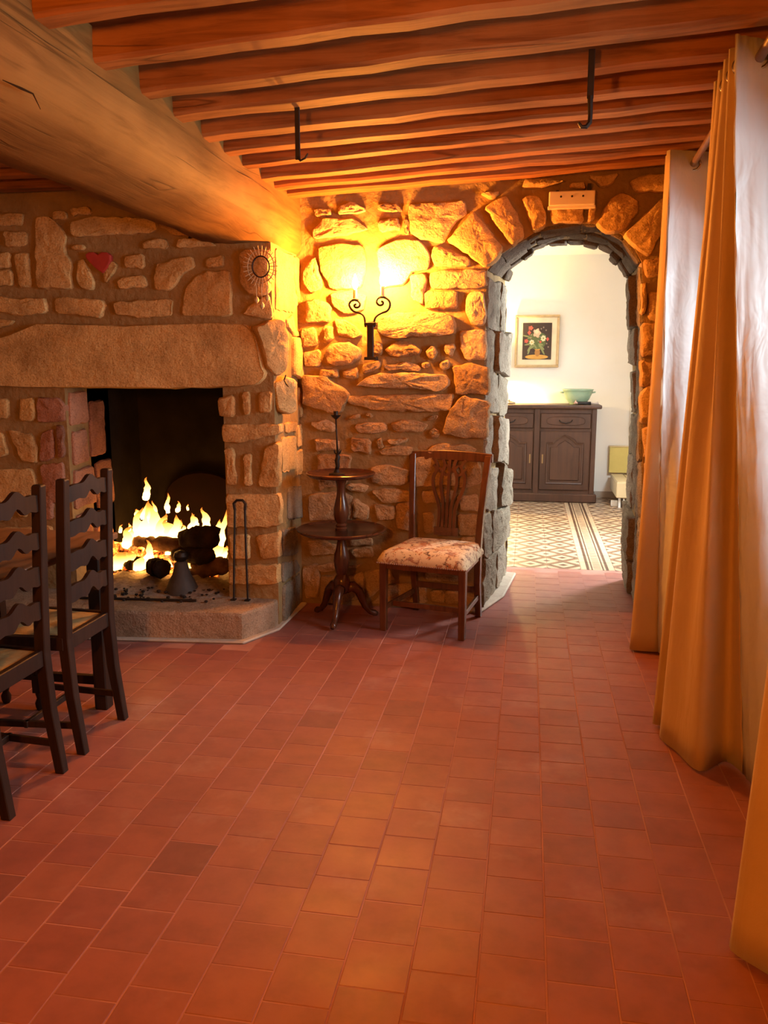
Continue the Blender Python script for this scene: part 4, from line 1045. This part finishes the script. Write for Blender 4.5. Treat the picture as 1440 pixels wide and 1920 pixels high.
# ================================================================== LADDER-BACK CHAIRS AND TABLE
def ladder_chair(label, loc, rz):
    c = thing('ladder_back_chair', label, 'chair', loc, rz, 'dark ladder-back chairs at the table')
    hw = .165
    for sx in (-1, 1):
        b = B(); rows = []
        for (y, z, w) in ((-.012, 0, .036), (.02, .25, .040), (.032, .47, .042), (.022, .70, .041), (.0, 1.085, .037), (.0, 1.092, .031)):
            rows.append([Vector((sx * hw + a * w / 2, y + d * w / 2, z)) for a, d in ((-1, -1), (1, -1), (1, 1), (-1, 1))])
        b.grid(rows, closed=True); vs = list(b.bm.verts); b.face(vs[:4]); b.face(vs[-4:]); b.build('rear_post', DARKWOOD, c, bevel=.003)
        fx = sx * .195
        b = B(); b.box(fx - .021, fx + .021, .375, .417, .245, .475); b.box(fx - .021, fx + .021, .375, .417, .085, .165)
        b.lathe([(.018, .165), (.021, .18), (.014, .195), (.02, .215), (.016, .235), (.018, .246)], (fx, .396, 0), 12)
        b.lathe([(.014, .0), (.020, .015), (.022, .035), (.013, .055), (.018, .075), (.016, .086)], (fx, .396, 0), 12)
        b.build('front_leg', DARKWOOD, c, smooth=True)
        b = B(); b.bar((sx * hw, .02, .115), (fx, .39, .115), .016, .026); b.build('stretcher', DARKWOOD, c, bevel=.002)
        b = B(); b.bar((sx * (hw + .01), .03, .452), (fx, .39, .452), .026, .052); b.build('seat_rail', DARKWOOD, c, bevel=.003)
    b = B(); b.bar((-.195, .21, .115), (.195, .21, .115), .016, .026); b.build('stretcher', DARKWOOD, c, bevel=.002)
    b = B(); b.bar((-.18, .031, .452), (.18, .031, .452), .026, .062); b.build('seat_rail', DARKWOOD, c, bevel=.003)
    b = B(); b.bar((-.195, .40, .452), (.195, .40, .452), .026, .052); b.build('seat_rail', DARKWOOD, c, bevel=.003)
    b = B(); A = [(-.150, .045), (.150, .045), (.178, .388), (-.178, .388)]; m = (0, .215)
    n = 8
    for k in range(4):
        p_, q_ = Vector((*A[k], .476)), Vector((*A[(k + 1) % 4], .476)); mm = Vector((*m, .470))
        rows = []
        for i in range(n + 1):
            t = i / n; a_, c_ = p_.lerp(mm, t), q_.lerp(mm, t)
            rows.append([a_.lerp(c_, j / 6) + Vector((0, 0, .010 * math.sin(math.pi * min(1, t * 1.1)) * math.sin(math.pi * j / 6))) for j in range(7)])
        b.grid(rows)
    b.build('rush_seat', RUSH, c, smooth=True)
    b = B(); b.box(-.150, .150, .045, .388, .455, .47); b.build('seat_base', RUSH, c)
    for z, h in ((1.035, .072), (.900, .072), (.772, .085), (.645, .080)):
        b = B(); rows = []
        n = 22
        for i in range(n + 1):
            u = -1 + 2 * i / n; x = u * (hw - .012)
            wav = .026 * math.exp(-(u / .42) ** 2) + .007 * math.cos(u * 9) * (1 - u * u)
            yb = (.031 - .03 * max(0, (z - .47) / .62)) + .018 * -(1 - u * u)
            lo = z - h / 2 + wav * .8 + .006 * math.cos(u * 12) * (1 - u * u); hi = z + h / 2 * .62 + wav
            rows.append([Vector((x, yb - .008, lo)), Vector((x, yb + .008, lo)), Vector((x, yb + .008, hi)), Vector((x, yb - .008, hi))])
        b.grid(rows, closed=True); vs = list(b.bm.verts); b.face(vs[:4]); b.face(vs[-4:]); b.build('back_slat', DARKWOOD, c, smooth=True, bevel=.0)
    return c
ladder_chair('dark oak ladder-back chair nearest the fire, wavy slats and rush seat', (-1.70, 2.974, 0), math.radians(90))
c1 = ladder_chair('dark oak ladder-back chair cut by the left frame edge, farther from the fire', (-1.70, 2.490, 0), math.radians(90))
c3 = ladder_chair('dark ladder-back chair across the table, only its turned front foot showing', (-2.69, 3.02, 0), math.radians(-90))
tb = thing('dining_table', 'dark wooden dining table the ladder-back chairs are pushed up to', 'table', (-2.2, 2.3, 0))
B().box(-.40, .42, -1.0, 1.06, .750, .780).build('table_top', TABLEWOOD, tb, bevel=.008, seg=2)
b = B(); b.box(-.32, .34, -.92, -.90, .66, .75); b.build('apron', TABLEWOOD, tb); b = B(); b.box(-.32, .34, .94, .96, .66, .75); b.build('apron', TABLEWOOD, tb)
for x in (-.34, .37):
    for y in (-.92, .94):
        b = B(); b.box(x - .030, x + .030, y - .030, y + .030, 0, .75); b.build('leg', DARKWOOD, tb, bevel=.005)
b = B(); b.bar((-.34, .94, .13), (.37, .94, .13), .03, .04); b.build('stretcher', DARKWOOD, tb, bevel=.003)

# ================================================================== CURTAINS
def cr(pts, k=5):
    P_ = [Vector((*p_, 0)) for p_ in pts]; S = []
    for i in range(len(P_) - 1):
        p0, p1, p2, p3 = P_[max(i - 1, 0)], P_[i], P_[i + 1], P_[min(i + 2, len(P_) - 1)]
        for j in range(k):
            t = j / k; S.append(.5 * ((2 * p1) + (p2 - p0) * t + (2 * p0 - 5 * p1 + 4 * p2 - p3) * t * t + (3 * p1 - p0 - 3 * p2 + p3) * t ** 3))
    S.append(P_[-1]); return S
def sheet(top, bot, zt_, name, mat, parent, crease=.0, zb=.012, ex=1.15):
    T, Bt = cr(top), cr(bot); R = 26
    rows = []
    for i in range(R + 1):
        t = i / R; row = []
        for j, (a, c) in enumerate(zip(T, Bt)):
            p_ = a.lerp(c, t ** ex)
            if crease: p_ = p_ + Vector((rng.uniform(-1, 1) * crease, rng.uniform(-1, 1) * crease, 0))
            z = zt_ + (zb - zt_) * t
            row.append(Vector((p_.x, p_.y, z)))
        rows.append(row)
    b = B(); b.grid(rows)
    o = b.build(name, mat, parent, smooth='all')
    md = o.modifiers.new('thickness', 'SOLIDIFY'); md.thickness = .003; md.offset = 0
    return o
def grommet(p, parent):
    b = B(); b.tube([(.030 * math.cos(a), 0, .030 * math.sin(a)) for a in [2 * math.pi * k / 20 for k in range(21)]], .0055, 6)
    o = b.build('grommet', BRASS, parent, smooth='all', loc=p); return o
cA = thing('curtain', 'beige eyelet curtain gathered beside the archway wall, farthest of the curtains', 'curtain', group='beige curtains on the rod')
sheet([(.650, 4.45), (.640, 4.49), (.72, 4.53), (.645, 4.575), (.74, 4.62), (.66, 4.665), (.76, 4.71), (.68, 4.76), (.82, 4.80)],
      [(.720, 4.39), (.578, 4.405), (.63, 4.52), (.60, 4.57), (.74, 4.62), (.64, 4.68), (.77, 4.73), (.68, 4.79), (.86, 4.84)], 2.545, 'face_cloth', FABRIC, cA, ex=1.6)
sheet([(.650, 4.45), (.70, 4.475), (.775, 4.50), (.88, 4.54), (.98, 4.56)], [(.720, 4.39), (.742, 4.34), (.762, 4.24), (.84, 4.25), (.95, 4.38)], 2.545, 'lining', LINING, cA, .004, ex=1.6)
grommet((.768, 4.495, 2.485), cA)
cB = thing('curtain', 'beige eyelet curtain in tight pleats with pale satin lining, in the middle of the rod', 'curtain', group='beige curtains on the rod')
sheet([(.620, 3.02), (.69, 3.12), (.630, 3.15), (.71, 3.20), (.635, 3.25), (.72, 3.30), (.64, 3.36), (.73, 3.42), (.65, 3.48), (.76, 3.53)],
      [(.83, 3.05), (.785, 3.145), (.672, 3.045), (.615, 3.20), (.572, 3.334), (.69, 3.42), (.56, 3.45), (.70, 3.51), (.64, 3.55), (.80, 3.59)], 2.55, 'face_cloth', FABRIC, cB)
sheet([(.620, 3.02), (.66, 3.045), (.715, 3.075), (.80, 3.13), (.92, 3.20), (1.01, 3.24)], [(.83, 3.05), (.838, 2.998), (.87, 2.93), (.92, 2.90), (.97, 2.94), (1.02, 3.0)], 2.55, 'lining', LINING, cB, .004)
grommet((.709, 3.072, 2.49), cB)
for y in (3.135, 3.175, 3.225, 3.275, 3.33): grommet((.672 + (y - 3.05) * .01, y, 2.49), cB)
cC = thing('curtain', 'beige eyelet curtain nearest the camera, hem spreading over the floor', 'curtain', group='beige curtains on the rod')
sheet([(.95, 1.78), (.80, 1.84), (.70, 1.93), (.655, 2.02), (.74, 2.07), (.78, 2.11), (.88, 2.13)], [(.86, 1.78), (.74, 1.87), (.631, 1.969), (.56, 2.06), (.70, 2.11), (.76, 2.14), (.86, 2.16)], 2.53, 'face_cloth', FABRIC, cC)
rd = thing('curtain_rod', 'dark wooden curtain rod running above the windows', 'curtain rod', (0, 0, 0))
B().tube([(.655, 1.75, 2.49), (.707, 3.05, 2.49), (.762, 4.39, 2.485), (.775, 4.88, 2.485)], .016, 14).build('rod', RODM, rd, smooth='all')
B().lathe([(.016, 0), (.028, .012), (.03, .03), (.018, .05), (.004, .058)], (0, 0, 0), 14).build('finial', RODM, rd, smooth=True, loc=(.775, 4.87, 2.46))
for y, x in ((1.95, .663), (3.62, .729), (4.85, .774)):
    B().bar((x, y, 2.468), (1.06, y, 2.468), .02, .02).build('bracket', RODM, rd, bevel=.003)

# ================================================================== FAR ROOM
sb = thing('sideboard', 'dark carved wooden sideboard with two drawers and two panelled doors', 'sideboard', (.107, 9.43, 0))
HW = .645
b = B(); b.box(-HW, HW, .02, .42, .09, 1.05); b.build('carcass', BUFFET, sb, bevel=.004)
b = B(); b.box(-HW - .05, HW + .05, -.04, .44, 1.05, 1.092); b.build('worktop', BUFFET, sb, bevel=.014, seg=2)
b = B(); b.box(-HW - .03, HW + .03, -.015, .43, 0, .10); b.build('plinth', BUFFET, sb, bevel=.012)
b = B(); b.box(-HW, -HW + .05, -.002, .02, .10, 1.05); b.build('stile', BUFFET, sb, bevel=.003)
b = B(); b.box(HW - .05, HW, -.002, .02, .10, 1.05); b.build('stile', BUFFET, sb, bevel=.003)
b = B(); b.box(-.03, .03, -.002, .02, .10, 1.05); b.build('stile', BUFFET, sb, bevel=.003)
for sx in (-1, 1):
    xa, xb = sx * .04, sx * (HW - .06); x0, x1 = min(xa, xb), max(xa, xb)
    b = B(); b.box(x0, x1, -.004, .02, .83, 1.0); dw = b.build('drawer', BUFFET, sb, bevel=.008)
    xm = (x0 + x1) / 2
    b = B(); pl = [(xm + .21 * math.copysign(abs(math.cos(a)) ** .5, math.cos(a)), .915 + .05 * math.copysign(abs(math.sin(a)) ** .7, math.sin(a))) for a in [2 * math.pi * k / 28 for k in range(28)]]
    b.prism(pl, lambda u, v, d: Vector((u, d, v)), -.012, .0); b.build('raised_field', BUFFET, dw, bevel=.006)
    b = B(); b.tube([(xm - .07, -.014, .925), (xm - .055, -.03, .905), (xm, -.036, .890), (xm + .055, -.03, .905), (xm + .07, -.014, .925)], .006, 7); b.build('drawer_pull', IRON, dw, smooth='all')
    b = B(); b.box(x0, x1, -.004, .02, .14, .80); d_ = b.build('door', BUFFET, sb, bevel=.006)
    def arch(m, top):
        a, c = x0 + m, x1 - m; w_ = c - a
        return [(a, .14 + m), (c, .14 + m), (c, top - .09), (c - .07, top - .085), (c - .10, top - .05), (c - .15, top - .02), ((a + c) / 2, top), (a + .15, top - .02), (a + .10, top - .05), (a + .07, top - .085), (a, top - .09)]
    outer_, inner_ = arch(.065, .765), arch(.085, .742)
    b = B(); vo = [b.bm.verts.new((u, -.004, v)) for u, v in outer_]; vi = [b.bm.verts.new((u, -.014, v)) for u, v in inner_]; vm = [b.bm.verts.new(((u1 + u2) / 2, -.018, (v1 + v2) / 2)) for (u1, v1), (u2, v2) in zip(outer_, inner_)]
    n = len(vo)
    for k in range(n): b.face([vo[k], vo[(k + 1) % n], vm[(k + 1) % n], vm[k]]); b.face([vm[k], vm[(k + 1) % n], vi[(k + 1) % n], vi[k]])
    b.build('moulding', BUFFET, d_)
    b = B(); b.prism(arch(.11, .715), lambda u, v, d: Vector((u, d, v)), -.016, .0); b.build('raised_panel', BUFFET, d_, bevel=.010)
    b = B(); kx = x0 + .03 if sx > 0 else x1 - .03
    b.box(kx - .008, kx + .008, -.008, 0, .44, .54); b.build('lock_plate', simple('old_brass', (.35, .24, .12), .4, metal=.8), d_)
bw = thing('bowl', 'green glazed pottery bowl on the sideboard', 'bowl', (.548, 9.62, 1.093))
B().lathe([(.085, 0), (.09, .006), (.13, .06), (.155, .115), (.163, .150), (.172, .158), (.172, .168), (.160, .168), (.15, .15), (.12, .06), (.05, .02), (.01, .018)], (0, 0, 0), 36).build('body', GLAZE, bw, smooth=True)
for sx in (-1, 1):
    b = B(); b.tube([(sx * .155, -.03, .13), (sx * .185, -.01, .135), (sx * .19, .01, .135), (sx * .155, .03, .13)], .009, 7); b.build('lug_handle', GLAZE, bw, smooth='all')
rl = thing('paper_roll', 'small dark cracker-shaped roll with pale frilled ends beside the bowl', 'roll', (.61, 9.48, 1.093))
b = B(); b.tube([(-.065, 0, .018), (.075, .0, .018)], .017, 12); b.build('body', BLACK, rl, smooth='all')
b = B(); b.tube([(-.068, 0, .02), (-.08, 0, .018), (-.10, 0, .03)], [.012, .008, .026], 10); b.build('end_frill', PINK, rl, smooth='all')
b = B(); b.tube([(.077, 0, .018), (.11, 0, .016), (.14, 0, .016), (.155, 0, .022)], [.010, .007, .014, .02], 10); b.build('end_frill', simple('grey_frill', (.5, .42, .38), .6), rl, smooth='all')
# table lamp behind the jamb, lighting the wall
tl = thing('table_lamp', 'small lit table lamp at the hidden left end of the sideboard', 'lamp', (-.40, 9.62, 1.093))
B().lathe([(.07, 0), (.07, .012), (.03, .03), (.045, .08), (.055, .13), (.03, .19), (.014, .21), (.014, .24)], (0, 0, 0), 20).build('base', simple('lamp_ceramic', (.6, .5, .3), .3), tl, smooth=True)
b = B(); b.lathe([(.13, .25), (.085, .42)], (0, 0, 0), 28, cap=False); b.build('lamp_shade', SHADE, tl, smooth=True)
B().lathe([(.004, .24), (.02, .27), (.028, .30), (.02, .33), (.004, .345)], (0, 0, 0), 14).build('bulb', LBULB, tl, smooth='all')
og = thing('gold_figurine', 'tiny pale gold figurine on the sideboard right behind the arch jamb', 'figurine', (-.19, 9.5, 1.093))
b = B(); b.tube([(-.05, 0, .012), (0, 0, .018), (.05, .01, .012)], [.012, .02, .01], 10); b.build('body', FRAME, og, smooth='all')
b = B(); b.tube([(-.02, 0, .03), (-.02, 0, .045), (-.015, 0, .058)], [.014, .013, .004], 8); b.build('head', FRAME, og, smooth='all')
# picture
pc = thing('framed_painting', 'framed flower still life with wide cream mount on the far wall', 'painting', onY(1007, 640, 9.86))
a, c = onY(967, 592, 9.86), onY(1047, 690, 9.86); w2, h2 = (c.x - a.x) / 2, (a.z - c.z) / 2
for (x0, x1, z0, z1) in ((-w2, w2, h2 - .028, h2), (-w2, w2, -h2, -h2 + .028), (-w2, -w2 + .028, -h2 + .028, h2 - .028), (w2 - .028, w2, -h2 + .028, h2 - .028)):
    B().box(x0, x1, -.022, .03, z0, z1).build('frame_side', FRAME, pc, bevel=.006)
B().box(-w2 + .027, w2 - .027, -.004, .02, -h2 + .027, h2 - .027).build('mount', MATB, pc)
iw, ih = w2 * .655, h2 * .70
cols = [('canvas_dark', (.045, .024, .014)), ('paint_red', (.62, .10, .06)), ('paint_peach', (.85, .48, .30)), ('paint_cream', (.80, .66, .40)), ('paint_green', (.10, .13, .04)), ('paint_leaf', (.24, .26, .10)), ('paint_vase', (.40, .18, .04)), ('paint_table', (.62, .32, .06)), ('paint_grey', (.30, .22, .16))]
PM = [simple(n_, c_, .7) for n_, c_ in cols]
b = B(); b.box(-iw, iw, -.0065, -.002, -ih, ih, 0)
lay = [0]
def blob(cx, cy, rx, ry, mi, petals=0, rot=0):
    """flat paint patch at painting coords given on the zoomed photograph (490..1115, 410..1280)"""
    lay[0] += 1; y = -.0067 - .00005 * lay[0]
    X = -iw + 2 * iw * (cx - 490) / 625; Z = ih - 2 * ih * (cy - 410) / 870; sx = 2 * iw / 625; vs = []
    for k in range(16):
        a_ = 2 * math.pi * k / 16; m_ = 1 + (.22 * math.cos(a_ * petals) if petals else 0)
        u, v = rx * math.cos(a_) * m_, ry * math.sin(a_) * m_
        vs.append(b.bm.verts.new((X + (u * math.cos(rot) - v * math.sin(rot)) * sx, y, Z + (u * math.sin(rot) + v * math.cos(rot)) * sx)))
    b.face(vs, mi)
blob(800, 1215, 250, 50, 7); blob(800, 1235, 140, 22, 3 if False else 7)
blob(815, 1110, 58, 85, 6); blob(815, 1035, 62, 18, 7)
for q in ((800, 880, 190, 140), (760, 780, 170, 120), (850, 760, 150, 110)): blob(*q, 4)
for q in ((630, 1080, 18, 75, -.3), (650, 1000, 22, 90, -.6), (700, 980, 20, 80, -.9), (920, 1060, 20, 90, .5), (900, 990, 24, 80, .9), (590, 920, 60, 16, .2), (880, 920, 60, 20, -.2), (560, 720, 70, 16, -.2), (640, 760, 50, 14, .3), (940, 1110, 16, 60, .6), (760, 960, 20, 80, .6)): blob(*q[:4], 5, 0, q[4])
blob(795, 650, 78, 92, 2, 5); blob(790, 620, 40, 45, 3, 4)
blob(660, 530, 48, 44, 1, 5); blob(630, 640, 32, 46, 1, 4); blob(570, 838, 42, 42, 1, 5); blob(1028, 795, 26, 38, 1, 4); blob(875, 860, 24, 26, 1, 5)
blob(690, 868, 52, 54, 3, 7); blob(690, 868, 16, 16, 7); blob(935, 775, 54, 64, 3, 7); blob(935, 775, 18, 20, 5)
for q in ((935, 518), (885, 550), (990, 585), (1045, 980), (665, 770), (675, 692), (830, 835), (855, 735), (1010, 900)): blob(*q, 15, 17, 8, 5)
b.build('painting', PM, pc)
# radiator corner
rt = thing('convector_heater', 'low cream convector heater by the far corner', 'heater', (1.10, 9.40, 0))
B().box(-.135, .005, -.30, .42, .115, .285).build('casing', CREAM, rt, bevel=.008)
B().box(.012, .20, -.30, .42, .115, .285).build('casing', CREAM, rt, bevel=.008)
B().box(-.13, .0, -.27, .41, .284, .290).build('top_grille', CREAM, rt, bevel=.002)
for x in (-.09, .12):
    B().tube([(x, -.22, 0), (x, -.22, .12)], .014, 8).build('leg', PLASTER, rt)
B().tube([(-.05, -.25, .12), (-.05, -.27, .06), (.12, -.27, .05)], .012, 8).build('valve_pipe', PLASTER, rt, smooth='all')
yb = thing('yellow_board', 'square yellow board with cream edges standing behind the heater', 'board', (1.10, 9.85, .30))
B().box(-.155, .10, -.02, .03, .0, .30).build('panel', YELLOW, yb, bevel=.002)
B().box(-.16, .42, -.03, .03, .30, .312).build('edge_strip', CREAM, yb); B().box(.10, .42, -.06, .03, .0, .30).build('side_panel', CREAM, yb, bevel=.004)
wb = B().box(-.035, .035, -.03, .03, 0, .062).build('white_box', PLASTER, None, bevel=.005, loc=(.965, 9.28, 0)); tag(wb, 'little white box on the tiled floor at the heater foot', 'box')
pp = thing('wall_pipe', 'thin white vertical pipe on the far wall above the heater', 'pipe', (1.165, 9.87, 0))
B().tube([(0, 0, .70), (0, 0, 2.74)], .011, 10).build('pipe', PLASTER, pp, smooth='all')
B().tube([(.045, 0, .72), (.045, 0, 2.74)], .011, 10).build('pipe', PLASTER, pp, smooth='all')
B().box(-.02, .065, -.016, .02, 1.16, 1.18).build('clip', PLASTER, pp)

# ================================================================== PENDANT (behind the camera, lights the room)
pd = thing('pendant_lamp', 'lit bare-bulb pendant lamp hanging over the room behind the camera', 'lamp', (-.7, .2, 0))
B().tube([(0, 0, 2.60), (0, 0, 1.92)], .006, 8).build('cord', IRON, pd)
B().lathe([(.05, 2.60), (.05, 2.58), (.012, 2.57)], (0, 0, 0), 16).build('ceiling_rose', IRON, pd, smooth=True)
B().lathe([(.012, 1.94), (.022, 1.93), (.024, 1.88), (.014, 1.87)], (0, 0, 0), 16).build('lamp_holder', IRON, pd, smooth=True)
B().lathe([(.014, 1.87), (.03, 1.84), (.055, 1.79), (.06, 1.75), (.045, 1.71), (.01, 1.69)], (0, 0, 0), 18).build('bulb', PBULB, pd, smooth='all')
